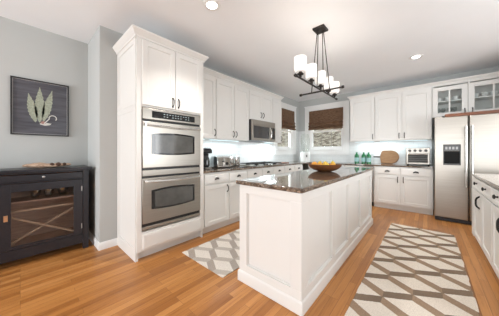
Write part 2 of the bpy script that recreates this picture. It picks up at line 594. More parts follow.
def window(name, loc, rz, width, z0, z1, label):
    t = thing(name, loc, rz, label, 'window', None, 'structure')
    h = width / 2
    m = MB()
    m.box(-h - CAS, -h, -0.022, -0.001, z0 - CAS, z1 + CAS)
    m.box(h, h + CAS, -0.022, -0.001, z0 - CAS, z1 + CAS)
    m.box(-h, h, -0.022, -0.001, z1, z1 + CAS)
    m.box(-h, h, -0.022, -0.001, z0 - CAS, z0)
    m.box(-h - CAS - 0.012, h + CAS + 0.012, -0.032, -0.001, z1 + CAS - 0.02, z1 + CAS + 0.012)
    m.box(-h - 0.02, h + 0.02, -0.045, -0.022, z0 - 0.03, z0)
    m.build('casing', 'trim', t, 0.003)
    MB().frame(-h + 0.001, h - 0.001, z0 + 0.001, z1 - 0.001, 0.022, 0.0, 0.148).build('jamb', 'trim', t)
    zm = 1.79
    a, b = -h + 0.024, h - 0.024
    up = MB().frame(a, b, zm - 0.02, z1 - 0.024, 0.04, 0.085, 0.115).build('upper_sash', 'trim', t)
    MB().box(a + 0.04, b - 0.04, 0.098, 0.102, zm + 0.02, z1 - 0.064).build('pane', 'pane', up)
    lo = MB().frame(a, b, z0 + 0.024, zm + 0.02, 0.04, 0.045, 0.075, 0.05).build('lower_sash', 'trim', t)
    MB().box(a + 0.04, b - 0.04, 0.058, 0.062, z0 + 0.07, zm - 0.02).build('pane', 'pane', lo)
    g = MB()
    for k in (1, 2):
        x = a + 0.04 + (b - a - 0.08) * k / 3
        g.box(x - 0.006, x + 0.006, 0.062, 0.068, z0 + 0.074, zm - 0.02)
    g.build('grille', plain('grille_grey', (0.30, 0.27, 0.24), 0.5), lo)
    return t


window('window_1', (XW, (W1[0] + W1[1]) / 2, 0), R(90), W1[1] - W1[0], W1[2], W1[3], 'left window with white casing beside the microwave')
window('window_2', ((W2[0] + W2[1]) / 2, YB, 0), 0, W2[1] - W2[0], W2[2], W2[3], 'back window with white casing facing the island')
for k, (a, b) in enumerate(PD):
    t = thing('door_%d' % (k + 1), ((a + b) / 2, -3.8, 0), R(180), None, 'door', None, 'structure')
    h = (b - a) / 2
    MB().frame(-h, h, 0, 2.35, 0.06, 0.0, 0.15, 0.03).build('frame', 'trim', t)
    MB().frame(-h + 0.06, 0.03, 0.03, 2.29, 0.08, 0.04, 0.08, 0.15).build('sash', 'trim', t)
    MB().frame(-0.03, h - 0.06, 0.03, 2.29, 0.08, 0.085, 0.125, 0.15).build('sash', 'trim', t)
t = thing('window_added', (2.6, 2.6, 0), R(-90), None, 'window', None, 'structure')  # unseen window opening, added to go with the side fill
MB().frame(-1.35, 1.35, 0.7, 2.2, 0.06, 0.0, 0.15).build('frame', 'trim', t)

# backsplash tile
def tile_panel(name, loc, rz, boxes, label):
    m = MB()
    for b in boxes:
        m.box(*b)
    o = m.build(name, 'tile', None, 0, loc)
    o.rotation_euler = (0, 0, rz)
    return tag(o, label, 'backsplash', None, 'structure')


def tile_strip(xs, z0, z1):
    return (xs[0], xs[1], -0.008, -0.0005, z0, z1)


cL = (W1[0] - CAS - 0.002, W1[1] + CAS + 0.002)
tile_panel('trim_1', (XW, 0, 0), R(90), [tile_strip((1.70, cL[0]), 0.922, 1.85), tile_strip(cL, 0.922, W1[2] - CAS - 0.002), tile_strip((cL[1], YB - 0.01), 0.922, 1.83)],
           'white subway tile backsplash above the left counter')
c2 = (W2[0] - CAS - 0.002, W2[1] + CAS + 0.002)
tile_panel('trim_2', (0, YB, 0), 0, [tile_strip((XW + 0.01, c2[0]), 0.922, 1.83), tile_strip(c2, 0.922, W2[2] - CAS - 0.002), tile_strip((c2[1], 0.065), 0.922, 1.50)],
           'white subway tile backsplash behind the bottles and toaster oven')

# outdoors seen through the two kitchen windows
hm = MB()
nx, ny = 40, 26
gv = []
for j in range(ny):
    row = []
    for i in range(nx):
        x = -34 + 40 * i / (nx - 1)
        y = -6 + 40 * j / (ny - 1)
        dx = max(0.0, -5.5 - x); dy = max(0.0, y - 8.5)
        d = math.hypot(dx, dy)
        inside = (x > -5.2 and y < 7.6)
        z = -0.35 if inside else -0.3 + 0.42 * d + 0.25 * math.sin(x * 0.9) * math.cos(y * 0.8) * min(1, d)
        row.append(hm.V(x, y, z))
    gv.append(row)
for j in range(ny - 1):
    for i in range(nx - 1):
        hm.face([gv[j][i], gv[j][i + 1], gv[j + 1][i + 1], gv[j + 1][i]])
tag(hm.build('hillside', 'leaves'), 'leaf covered hillside outside the kitchen windows', 'hillside', None, 'structure')
struct('terrace', [(-5, 5, -10, -4.0, -0.2, -0.05)], 'exterior', 'stone terrace behind the house', 'terrace')


def bare_tree():
    rnd = random.Random(5)
    m = MB()

    def branch(p, d, L, r, depth):
        pts = [p]
        dd = d.copy()
        for k in range(4):
            dd = (dd + Vector((rnd.uniform(-.12, .12), rnd.uniform(-.12, .12), 0.05))).normalized()
            pts.append(pts[-1] + dd * L / 4)
        m.tube(pts, [r * (1 - 0.12 * k) for k in range(5)], 6)
        if depth:
            for k in range(4):
                q = pts[rnd.choice((2, 3, 4))]
                nd = (dd + Vector((rnd.uniform(-.9, .9), rnd.uniform(-.9, .9), rnd.uniform(0, .4)))).normalized()
                branch(q, nd, L * 0.55, r * 0.5, depth - 1)
    branch(Vector((0, 0, -0.3)), Vector((0, 0, 1)), 5.0, 0.11, 2)
    return m.build('bare_tree', 'bark')


spots = [(-3.3, 11.4), (-6.0, 13.6), (-2.2, 15.2), (-8.6, 8.0), (-9.8, 11.6), (-12.6, 8.6)]
bt = bare_tree()
for i, (x, y) in enumerate(spots):
    o = bt if i == 0 else copy_tree(bt)
    d = math.hypot(max(0, -5.5 - x), max(0, y - 8.5))
    o.location = (x, y, -0.3 + 0.42 * d)
    o.rotation_euler = (0, 0, i * 1.3)
    s = 0.55 + 0.05 * (i % 4)
    o.scale = (s, s, s)
    tag(o, 'bare grey tree on the leafy hillside outside the kitchen windows', 'tree', 'bare trees outside')

# ------------------------------------------------------------------ cabinet fittings
def pull(parent, x, z, y=-0.020, L=0.10, mat='bronze', horiz=False, r=0.0065):
    """bow handle: two feet and an arched grip"""
    m = MB()
    pts = []
    for k in range(9):
        a = -1 + 2 * k / 8
        off = 0.030 * (1 - abs(a) ** 4) + 0.001
        pts.append((x + a * L / 2, y - off, z) if horiz else (x, y - off, z + a * L / 2))
    m.tube(pts, r, 8)
    for s in (-1, 1):
        c = (x + s * L / 2, z) if horiz else (x, z + s * L / 2)
        m.box(c[0] - 0.008, c[0] + 0.008, y - 0.006, y - 0.0005, c[1] - 0.010, c[1] + 0.010)
    return m.build('handle', mat, parent)


def cup_pull(parent, x, z, y=-0.020, w=0.085, mat='bronze'):
    m = MB()
    n = 12
    rows = []
    for i in range(n + 1):
        a = PI * i / n
        row = []
        for j in range(6):
            b = (PI / 2) * j / 5
            row.append(m.V(x - math.cos(a) * w / 2 * math.cos(b * 0.55), y - 0.001 - 0.026 * math.sin(b) * (0.35 + 0.65 * math.sin(a)), z - 0.014 + 0.034 * math.sin(a) * math.cos(b * 0.85)))
        rows.append(row)
    for a, b in zip(rows, rows[1:]):
        for j in range(5):
            m.face([a[j], a[j + 1], b[j + 1], b[j]])
    o = m.build('cup_pull', mat, parent)
    sd = o.modifiers.new('thickness', 'SOLIDIFY')
    sd.thickness = 0.003
    sd.offset = 1
    return o


def knob(parent, x, z, y=-0.020, mat='bronze', r=0.017, name='knob'):
    prof = [(r * 0.55, 0), (r * 0.35, 0.006), (r * 0.35, 0.014), (r, 0.020), (r, 0.026), (r * 0.6, 0.032), (0, 0.033)]
    return MB().lathe(prof, (x, y, z), 14, mat=Matrix.Rotation(R(90), 3, 'X')).build(name, mat, parent)


def door(parent, x0, x1, z0, z1, handle=None, hz=None, w=0.058, mat='white', L=0.10):
    d = MB().shaker(x0, x1, z0, z1, w=w).build('door', mat, parent)
    if handle is not None:
        pull(d, handle, hz, L=L)
    return d


def drawer(parent, x0, x1, z0, z1, cups=(), mat='white', knobs=(), flat=False):
    m = MB()
    if flat:
        m.shaker(x0, x1, z0, z1, w=0.012, rec=-0.003, sl=0.004)
    else:
        m.shaker(x0, x1, z0, z1, w=0.030, rec=0.006)
    d = m.build('drawer', mat, parent)
    zc = (z0 + z1) / 2
    for c in cups: cup_pull(d, c, zc)
    for c in knobs: knob(d, c, zc)
    return d


CTZ = 0.892       # top of base bodies; stone .893-.92


def base_unit(loc, rz, width, depth, label, layout, toe=0.10):
    """layout: list of ('drawer',x0,x1,z0,z1,cups,knobs) / ('door',x0,x1,z0,z1,hx,hz)"""
    t = thing('base_cabinet', loc, rz, label, 'cabinet')
    m = MB()
    m.box(0.0015, width - 0.0015, 0.0, depth, toe, CTZ - 0.002)
    m.build('carcass', 'white', t)
    MB().box(0.0015, width - 0.0015, 0.055, 0.070, 0.001, toe).build('toe_kick', 'white', t)
    for it in layout:
        if it[0] == 'drawer':
            drawer(t, *it[1:5], cups=it[5], knobs=it[6], flat=True)
        else:
            door(t, *it[1:5], handle=it[5], hz=it[6])
    return t


# ------------------------------------------------------------------ oven tower
XO = -2.375                          # face plane
t = thing('oven_cabinet', (XO, 0.832, 0), R(90), 'tall white cabinet housing the double wall oven', 'cabinet')
OWd = 0.866
DEP = XO - XW - 0.002
m = MB()
m.box(0, 0.02, 0, DEP, 0.0, 2.452)                 # left side panel down to the floor
m.box(OWd - 0.02, OWd, 0, DEP, 0.0, 2.452)
m.box(0.02, OWd - 0.02, 0.02, DEP, 2.435, 2.452)
m.box(0.02, OWd - 0.02, 0.02, DEP, 1.705, 1.72)
m.box(0.02, OWd - 0.02, 0.02, DEP, 0.295, 0.31)
m.box(0.02, OWd - 0.02, DEP - 0.012, DEP, 0.09, 2.435)
m.build('carcass', 'white', t, 0.002)
m = MB()                                           # face frame
m.box(0.0, 0.050, -0.018, 0, 0.10, 2.452)
m.box(OWd - 0.060, OWd, -0.018, 0, 0.10, 2.452)
m.box(0.050, OWd - 0.060, -0.018, 0, 2.428, 2.452)
m.box(0.050, OWd - 0.060, -0.018, 0, 1.70, 1.735)
m.box(0.050, OWd - 0.060, -0.018, 0, 0.10, 0.315)
m.build('face_frame', 'white', t, 0.0015)
MB().box(0.021, OWd - 0.021, 0.055, 0.07, 0.001, 0.098).build('toe_kick', 'white', t)
sd = MB()                                          # framed side panel facing the room
sdd = DEP - 0.004
for (z0, z1) in ((0.0, 1.715), (1.717, 2.450)):
    sd.box(-0.008, -0.0005, 0.0, 0.055, z0, z1)
    sd.box(-0.008, -0.0005, sdd - 0.055, sdd, z0, z1)
    sd.box(-0.008, -0.0005, 0.055, sdd - 0.055, z1 - 0.06, z1)
    sd.box(-0.008, -0.0005, 0.055, sdd - 0.055, z0, z0 + (0.14 if z0 == 0 else 0.06))
sd.build('side_panel', 'white', t, 0.0015)
for (x0, x1, hx) in ((0.050, 0.436, 0.402), (0.442, 0.822, 0.476)):
    d = MB().shaker(x0, x1, 1.722, 2.438, y=-0.018).build('door', 'white', t)
    pull(d, hx, 1.80, y=-0.038, L=0.10)
MB().shaker(0.060, 0.812, 0.128, 0.285, y=-0.018, w=0.012, rec=-0.003, sl=0.004).build('bottom_panel', 'white', t)
CP = [(0, 0), (0.010, 0), (0.012, 0.020), (0.022, 0.027), (0.034, 0.047), (0.046, 0.062), (0.051, 0.068), (0.051, 0.082), (0, 0.082)]
MB().sweep([(-0.008, DEP), (-0.008, -0.018), (OWd, -0.018), (OWd, 0.235)], CP, 2.448).build('crown_moulding', 'white', t)

# double wall oven
ov = thing('double_wall_oven', (XO, 0.822, 0.012), R(90), 'stainless steel double wall oven built into the tall white cabinet', 'oven')
ov.scale = (0.986, 0.66, 0.99)
L0, L1 = 0.064, 0.824
yb = -0.0195
m = MB()
m.box(L0 + 0.03, L1 - 0.03, 0.022, 0.55, 0.33, 1.69)
m.build('oven_body', 'black', ov)
MB().box(L0, L1, yb - 0.006, yb, 0.320, 1.694).build('trim_frame', 'black', ov)
cpn = MB().box(L0, L1, -0.060, yb - 0.006, 1.570, 1.694).build('control_panel', 'steel', ov, 0.004)
dsp = MB().box(0.165, 0.728, -0.064, -0.0602, 1.592, 1.668).build('display', 'blackglass', cpn)
m = MB()
for k in range(10):
    x = 0.30 + 0.036 * k
    for j in range(2):
        if k in (2, 7) and j == 0: continue
        m.box(x, x + 0.018, -0.0655, -0.0642, 1.612 + j * 0.028, 1.622 + j * 0.028)
m.build('control_keys', 'display', cpn)


def arched(x0, x1, z0, z1, b0, b1, n=14):
    pts = []
    for i in range(n + 1):
        u = i / n
        pts.append((x0 + (x1 - x0) * u, z0 - b0 * (1 - (2 * u - 1) ** 2)))
    for i in range(n + 1):
        u = 1 - i / n
        pts.append((x0 + (x1 - x0) * u, z1 + b1 * (1 - (2 * u - 1) ** 2)))
    return pts


def oven_door(z0, z1, wz0, wz1, hz, lbl):
    d = MB().box(L0, L1, -0.055, yb - 0.007, z0, z1).build('oven_door', 'steel', ov, 0.004)
    MB().prism(arched(0.160, 0.728, wz0, wz1, 0.016, 0.020), 'y', -0.0575, -0.0552).build('window_surround', 'blackglass', d)
    MB().prism(arched(0.200, 0.700, wz0 + 0.018, wz1 - 0.018, 0.014, 0.016), 'y', -0.0595, -0.0576).build('window_glass', 'ovenglass', d)
    h = MB()
    pts = [(L0 + 0.03 + (L1 - L0 - 0.06) * k / 16, -0.100 - 0.006 * math.sin(PI * k / 16), hz - 0.010 * math.sin(PI * k / 16)) for k in range(17)]
    h.tube(pts, 0.012, 10)
    for x in (L0 + 0.03, L1 - 0.03):
        h.box(x - 0.014, x + 0.014, -0.104, -0.0552, hz - 0.014, hz + 0.014)
    h.build('handle', 'chrome', d, 0.003)


oven_door(1.018, 1.544, 1.175, 1.405, 1.505, '')
MB().box(L0, L1, -0.050, yb - 0.006, 0.926, 0.990).build('middle_band', 'steel', ov, 0.003)
oven_door(0.394, 0.902, 0.545, 0.760, 0.868, '')
MB().box(L0, L1, -0.045, yb - 0.006, 0.322, 0.357).build('vent_trim', 'steel', ov, 0.003)

# ------------------------------------------------------------------ left wall: base run
YL = [1.700, 2.212, 2.645, 3.070, 3.460, 3.885, 4.330, 4.750]
XF = -2.400
descs = ['white base cabinet directly right of the double wall oven',
         'white base cabinet under the chrome toaster, second from the oven',
         'white base cabinet left of the cooktop, third from the oven',
         'white base cabinet under the left half of the cooktop',
         'white base cabinet under the right half of the cooktop',
         'white base cabinet right of the cooktop below the left window',
         'white base cabinet nearest the room corner on the left wall']
for i in range(7):
    wd = YL[i + 1] - YL[i]
    hx = wd - 0.045
    x0 = 0.020 if i == 0 else 0.006
    base_unit((XF, YL[i], 0), R(90), wd, 0.59, descs[i],
              [('drawer', x0 + (0.02 if i == 0 else 0), wd - 0.006, 0.725, 0.868, (wd / 2,), ()),
               ('door', x0 + (0.02 if i == 0 else 0), wd - 0.006, 0.122, 0.708, hx, 0.625)])
# back wall run: corner filler, dishwasher, pair cabinet
YF = 5.10
base_unit((-2.40, YF, 0), 0, 0.905, 0.59, 'white base cabinet below the back window, behind the island',
          [('drawer', 0.03, 0.895, 0.725, 0.868, (0.27, 0.65), ()), ('door', 0.03, 0.46, 0.122, 0.708, 0.42, 0.625), ('door', 0.466, 0.895, 0.122, 0.708, 0.51, 0.625)])
dw = thing('dishwasher', (-1.492, YF, 0), 0, 'stainless dishwasher under the back counter, mostly hidden by the island', 'dishwasher')
MB().box(0.003, 0.597, 0.0, 0.57, 0.10, 0.885).build('tub', 'grey', dw)
MB().box(0.003, 0.597, -0.022, -0.001, 0.11, 0.880).build('door', 'steel', dw, 0.004)
MB().tube([(0.06 + 0.48 * k / 8, -0.055, 0.80) for k in range(9)], 0.010, 8).box(0.06, 0.08, -0.055, -0.0225, 0.79, 0.81).box(0.52, 0.54, -0.055, -0.0225, 0.79, 0.81).build('handle', 'chrome', dw)
MB().box(0.003, 0.597, 0.050, 0.065, 0.001, 0.10).build('kick_plate', 'black', dw)
base_unit((-0.885, YF, 0), 0, 0.965, 0.59, 'white base cabinet with two drawers and two doors left of the refrigerator',
          [('drawer', 0.030, 0.462, 0.728, 0.868, (0.250,), ()), ('drawer', 0.480, 0.945, 0.728, 0.868, (0.715,), ()),
           ('door', 0.030, 0.462, 0.125, 0.708, 0.428, 0.632), ('door', 0.480, 0.945, 0.125, 0.708, 0.520, 0.632)])

# worktop on the left and back wall, L-shaped
m = MB()
m.prism([(XF + 0.030, 1.703), (XF + 0.030, YF - 0.030), (0.080, YF - 0.030), (0.080, YB - 0.010), (XW + 0.010, YB - 0.010), (XW + 0.010, 1.703)], 'z', 0.0, 0.028)
tag(m.build('worktop', 'granite', None, 0.004, (0, 0, 0.893)), 'dark speckled granite worktop running along the left and back walls', 'worktop')
CT = 0.9215

# ------------------------------------------------------------------ left wall: upper run
XU = -2.672
UD = XU - XW - 0.012


def upper_unit(name, loc, rz, width, depth, z0, z1, label, doors, wdoor=0.058):
    t = thing(name, loc, rz, label, 'cabinet')
    MB().box(0.001, width - 0.001, 0, depth, z0, z1).build('carcass', 'white', t)
    for (x0, x1, hx, hz) in doors:
        door(t, x0, x1, z0 + 0.006, z1 - 0.045, hx, hz, wdoor)
    return t


Z0, Z1 = 1.418, 2.462
u = upper_unit('wall_cabinet', (XU, 1.700, 0), R(90), 0.466, UD, Z0, Z1, 'single door white wall cabinet next to the oven tower', [(0.020, 0.460, 0.436, 1.520)])
u2 = upper_unit('wall_cabinet', (XU, 2.166, 0), R(90), 0.834, UD, Z0, Z1, 'tall two door white wall cabinet left of the microwave',
                [(0.006, 0.428, 0.398, 1.520), (0.434, 0.828, 0.466, 1.520)])
u3 = upper_unit('wall_cabinet', (XU, 3.000, 0), R(90), 0.812, UD, 1.852, Z1, 'short two door white wall cabinet above the microwave',
                [(0.006, 0.412, 0.375, 1.975), (0.418, 0.806, 0.452, 1.975)])
u4 = upper_unit('wall_cabinet', (XU, 3.812, 0), R(90), 0.378, UD, Z0, Z1, 'narrow white wall cabinet between the microwave and the left window',
                [(0.006, 0.372, 0.345, 1.515)])
CP2 = [(0, 0), (0.012, 0), (0.014, 0.016), (0.028, 0.026), (0.040, 0.046), (0.050, 0.052), (0.050, 0.066), (0, 0.066)]
o = MB().sweep([(0, 0), (2.488, 0), (2.488, UD)], CP2).build('crown_moulding', 'white', None, 0, (XU, 1.702, Z1 - 0.002 + 0.003))
o.rotation_euler = (0, 0, R(90))
tag(o, 'white crown moulding along the left wall cabinets', 'moulding')
# led bars fixed below the wall cabinets
for (par, x0, x1) in ((u, 0.06, 0.41), (u2, 0.06, 0.78), (u4, 0.05, 0.33)):
    MB().box(x0, x1, 0.22, 0.25, Z0 - 0.008, Z0 - 0.0005).build('light_bar', 'ledbar', par)
area('undercabinet_lamp', (-2.82, 2.35, 1.395), (0, 0, 0), 0.10, 1.2, 1.2, (0.80, 0.95, 1.0))
area('undercabinet_lamp', (-2.82, 4.0, 1.395), (0, 0, 0), 0.10, 0.30, 1.8, (0.80, 0.95, 1.0))

# microwave
mw = thing('microwave', (XU + 0.065, 3.003, 0), R(90), 'stainless over the range microwave above the cooktop', 'microwave')
MWW = 0.806
MB().box(0.002, MWW - 0.002, 0, 0.385, 1.428, 1.846).build('housing', 'black', mw)
MB().box(0.002, MWW - 0.002, -0.025, -0.0005, 1.745, 1.846).build('vent_grille', 'steel', mw, 0.003)
d = MB().box(0.002, 0.600, -0.030, -0.0005, 1.432, 1.742).build('door', 'steel', mw, 0.004)
MB().box(0.05, 0.560, -0.033, -0.0302, 1.478, 1.722).build('window_glass', 'blackglass', d)
pts = [(0.595, -0.035 - 0.045 * math.sin(PI * k / 12), 1.450 + 0.275 * k / 12) for k in range(13)]
MB().tube(pts, 0.011, 8).build('handle', 'chrome', d)
pn = MB().box(0.603, MWW - 0.002, -0.030, -0.0005, 1.432, 1.742).build('control_panel', 'steel', mw, 0.004)
MB().box(0.622, MWW - 0.022, -0.033, -0.0302, 1.478, 1.722).build('key_pad', 'blackglass', pn)
area('undercabinet_lamp', (-2.72, 3.4, 1.42), (0, 0, 0), 0.08, 0.4, 1.2, (0.9, 0.97, 1.0))

# cooktop
ck = thing('cooktop', (-2.70, 3.44, CT), R(90), 'gas cooktop with black cast iron grates on the left counter', 'cooktop')
MB().box(-0.46, 0.46, -0.26, 0.26, 0.0, 0.010).build('cooktop_plate', 'steel', ck, 0.003)
for gx in (-0.30, 0.0, 0.30):
    g = MB()
    for a in (-0.135, 0.135):
        g.box(gx + a - 0.007, gx + a + 0.007, -0.23, 0.23, 0.034, 0.048)
    for yv in (-0.23, -0.115, 0.0, 0.115, 0.23):
        g.box(gx - 0.135, gx + 0.135, yv - 0.006, yv + 0.006, 0.034, 0.048)
    for a in (-0.135, 0.135):
        for yv in (-0.23, 0.23):
            g.box(gx + a - 0.009, gx + a + 0.009, yv - 0.009, yv + 0.009, 0.0105, 0.034)
    g.build('grate', 'iron', ck)
    for yv in (-0.12, 0.12):
        if gx == 0.0 and yv > 0: continue
        MB().lathe([(0.050, 0.0105), (0.050, 0.018), (0.034, 0.020), (0.034, 0.028), (0, 0.030)], (gx, yv, 0), 16).build('burner', 'iron', ck)
for k in range(5):
    MB().lathe([(0.017, 0.0105), (0.016, 0.028), (0, 0.029)], (-0.20 + 0.10 * k, -0.247, 0), 12).build('knob', 'black', ck)

# ------------------------------------------------------------------ back wall uppers
YU = 5.352
UDB = YB - YU - 0.012
ZB0, ZB1 = 1.448, 2.482
v1 = upper_unit('wall_cabinet', (-1.432, YU, 0), 0, 0.530, UDB, ZB0, ZB1, 'single door white wall cabinet right of the back window', [(0.020, 0.522, 0.490, 1.545)], 0.062)
v2 = upper_unit('wall_cabinet', (-0.902, YU, 0), 0, 0.966, UDB, ZB0, ZB1, 'two door white wall cabinet above the toaster oven',
                [(0.010, 0.478, 0.446, 1.545), (0.500, 0.950, 0.536, 1.545)], 0.062)
for (par, x0, x1) in ((v1, 0.06, 0.47), (v2, 0.06, 0.90)):
    MB().box(x0, x1, 0.24, 0.27, ZB0 - 0.008, ZB0 - 0.0005).build('light_bar', 'ledbar', par)
area('undercabinet_lamp', (-0.70, 5.52, 1.425), (0, 0, 0), 1.3, 0.10, 1.1, (0.80, 0.95, 1.0))
# glass fronted cabinet over the refrigerator
gc = thing('display_cabinet', (0.066, YU, 0), 0, 'white wall cabinet with two glazed doors over the refrigerator', 'cabinet')
GW = 1.086
gz0, gz1 = 1.862, ZB1
m = MB()
m.box(0.001, 0.020, 0, UDB, gz0, gz1)
m.box(GW - 0.020, GW, 0, UDB, gz0, gz1)
m.box(0.020, GW - 0.020, 0, UDB, gz0, gz0 + 0.018)
m.box(0.020, GW - 0.020, 0, UDB, gz1 - 0.018, gz1)
m.box(0.020, GW - 0.020, UDB - 0.012, UDB, gz0 + 0.018, gz1 - 0.018)
m.box(0.483, 0.503, 0, UDB - 0.012, gz0 + 0.018, gz1 - 0.018)
m.build('carcass', 'white', gc)
sh = MB()
GS = 2.155
sh.box(0.021, 0.482, 0.010, UDB - 0.013, GS, GS + 0.018)
sh.box(0.504, GW - 0.021, 0.010, UDB - 0.013, GS, GS + 0.018)
sh.build('shelf', 'white', gc)
for (x0, x1, hx) in ((0.006, 0.478, 0.44), (0.484, GW - 0.01, 0.535)):
    d = MB().frame(x0, x1, gz0 + 0.006, gz1 - 0.045, 0.076, -0.020, -0.001).build('door', 'white', gc, 0.002)
    xm = (x0 + x1) / 2
    MB().box(xm - 0.011, xm + 0.011, -0.019, -0.003, gz0 + 0.082, gz1 - 0.121).build('muntin', 'white', d)
    MB().box(x0 + 0.074, x1 - 0.074, -0.010, -0.007, gz0 + 0.080, gz1 - 0.119).build('pane', 'cabglass', d)
    pull(d, hx, gz0 + 0.08, L=0.085)
o = MB().sweep([(0, UDB), (0, 0), (2.586, 0)], CP2).build('crown_moulding', 'white', None, 0, (-1.432, YU, ZB1 + 0.001))
tag(o, 'white crown moulding along the back wall cabinets', 'moulding')

# crockery in the glazed cabinet
cup_prof = [(0.020, 0), (0.026, 0.004), (0.040, 0.030), (0.044, 0.078), (0.041, 0.078), (0.036, 0.030), (0.022, 0.009), (0, 0.008)]


def cup():
    t = thing('cup', (0, 0, 0))
    MB().lathe(cup_prof, seg=18).build('cup_body', 'ceramic', t)
    MB().tube([(0.040 + 0.026 * math.sin(PI * k / 8), 0, 0.058 - 0.036 * k / 8) for k in range(9)], 0.004, 6).build('handle', 'ceramic', t)
    return t


c0 = cup()
cups = [(0.165, 'white cup at the left of the left glazed door shelf'), (0.290, 'white cup in the middle of the left glazed door shelf'), (0.410, 'white cup at the right of the left glazed door shelf'),
        (0.655, 'leftmost white cup behind the right glazed door'), (0.765, 'second white cup from left behind the right glazed door'), (0.875, 'third white cup from left behind the right glazed door'),
        (0.985, 'rightmost white cup behind the right glazed door')]
for i, (x, lb) in enumerate(cups):
    o = c0 if i == 0 else copy_tree(c0)
    o.location = (x, YU + 0.12 + 0.02 * (i % 2), GS + 0.0185)
    o.rotation_euler = (0, 0, 0.8 + i)
    s = 1.0 + 0.1 * (i % 2)
    o.scale = (s, s, s)
    tag(o, lb, 'cup', 'cups in the glazed cabinet')


def wine_glass():
    t = thing('wine_glass', (0, 0, 0))
    MB().lathe([(0.030, 0), (0.029, 0.003), (0.004, 0.006), (0.0035, 0.075), (0.006, 0.080), (0, 0.0805)], seg=14).build('stem', 'tray_glass', t)
    MB().lathe([(0.006, 0.0806), (0.030, 0.100), (0.036, 0.130), (0.030, 0.175), (0.028, 0.175), (0.034, 0.130), (0.028, 0.103), (0, 0.085)], seg=14).build('glass_bowl', 'tray_glass', t)
    return t


g0 = wine_glass()
gl = [(0.160, 'stemmed glass furthest left below the cups, left glazed door'), (0.230, 'second stemmed glass from left, left glazed door'),
      (0.320, 'third stemmed glass from left, left glazed door'), (0.385, 'stemmed glass furthest right below the cups, left glazed door')]
for i, (x, lb) in enumerate(gl):
    o = g0 if i == 0 else copy_tree(g0)
    o.location = (x, YU + 0.13, gz0 + 0.0185)
    tag(o, lb, 'glass', 'stemmed glasses in the glazed cabinet')
bw = MB().lathe([(0.045, 0), (0.05, 0.004), (0.10, 0.05), (0.125, 0.095), (0.120, 0.096), (0.094, 0.052), (0.045, 0.012), (0, 0.010)], seg=28).build('mixing_bowl', 'ceramic', None, 0, (0.90, YU + 0.16, gz0 + 0.0185))
tag(bw, 'white bowl on the lower shelf behind the right glazed door', 'bowl')

# ------------------------------------------------------------------ refrigerator
fr = thing('refrigerator', (0.090, 4.90, 0), 0, 'stainless side by side refrigerator with a black ice dispenser', 'refrigerator')
FW, FH = 0.912, 1.795
MB().box(0.004, FW - 0.004, 0.0, 0.76, 0.02, FH - 0.015).build('cabinet', plain('fridge_grey_side', (0.10, 0.10, 0.105), 0.4), fr, 0.004)
d1 = MB().box(0.0, 0.408, -0.075, -0.004, 0.075, FH).build('freezer_door', 'steel', fr, 0.010)
d2 = MB().box(0.419, FW, -0.075, -0.004, 0.075, FH).build('refrigerator_door', 'steel', fr, 0.010)
MB().box(0.01, FW - 0.01, -0.050, -0.004, 0.012, 0.068).build('toe_grille', 'black', fr)
for (x, d) in ((0.378, d1), (0.449, d2)):
    m = MB()
    m.tube([(x, -0.128, 0.62 + 1.00 * k / 12) for k in range(13)], 0.0155, 10)
    for z in (0.64, 1.60):
        m.tube([(x, -0.128, z), (x, -0.0755, z)], 0.012, 8)
    m.build('handle', 'steel_v', d)
dp = MB().frame(0.112, 0.322, 0.975, 1.325, 0.012, -0.082, -0.0752).build('dispenser', 'black', d1)
MB().box(0.124, 0.310, -0.081, -0.0754, 1.215, 1.313).build('dispenser_panel', 'darkgrey', dp)
m = MB()
for k in range(4):
    m.box(0.138 + k * 0.042, 0.164 + k * 0.042, -0.083, -0.0812, 1.240, 1.285)
m.build('dispenser_keys', 'grey', dp)
m = MB()                                            # recess shell, pushed out so the hollow reads
m.box(0.124, 0.310, -0.0765, -0.0755, 0.987, 1.213)
m.build('recess', 'matteblack', dp)
MB().box(0.170, 0.264, -0.080, -0.0766, 1.02, 1.16).build('paddle', 'matteblack', dp)
MB().box(0.126, 0.308, -0.092, -0.0767, 0.988, 1.000).build('drip_tray', 'darkgrey', dp)

# wooden tray lying on top
tr = thing('serving_tray', (0.63, 5.06, FH + 0.0005), 0, 'long reddish wood serving tray on top of the refrigerator', 'tray')
m = MB()
m.box(-0.40, 0.40, -0.155, 0.155, 0.0, 0.012)
m.box(-0.40, 0.40, -0.155, -0.140, 0.0125, 0.060)
m.box(-0.40, 0.40, 0.140, 0.155, 0.0125, 0.060)
m.box(-0.40, -0.385, -0.139, 0.139, 0.0125, 0.060)
m.box(0.385, 0.40, -0.139, 0.139, 0.0125, 0.060)
m.build('tray_body', 'traywood', tr, 0.002)
for s in (-1, 1):
    MB().tube([(s * (0.402 + 0.03 * math.sin(PI * k / 8)), -0.06 + 0.12 * k / 8, 0.025 + 0.022 * math.sin(PI * k / 8)) for k in range(9)], 0.006, 8).build('handle', 'iron', tr)

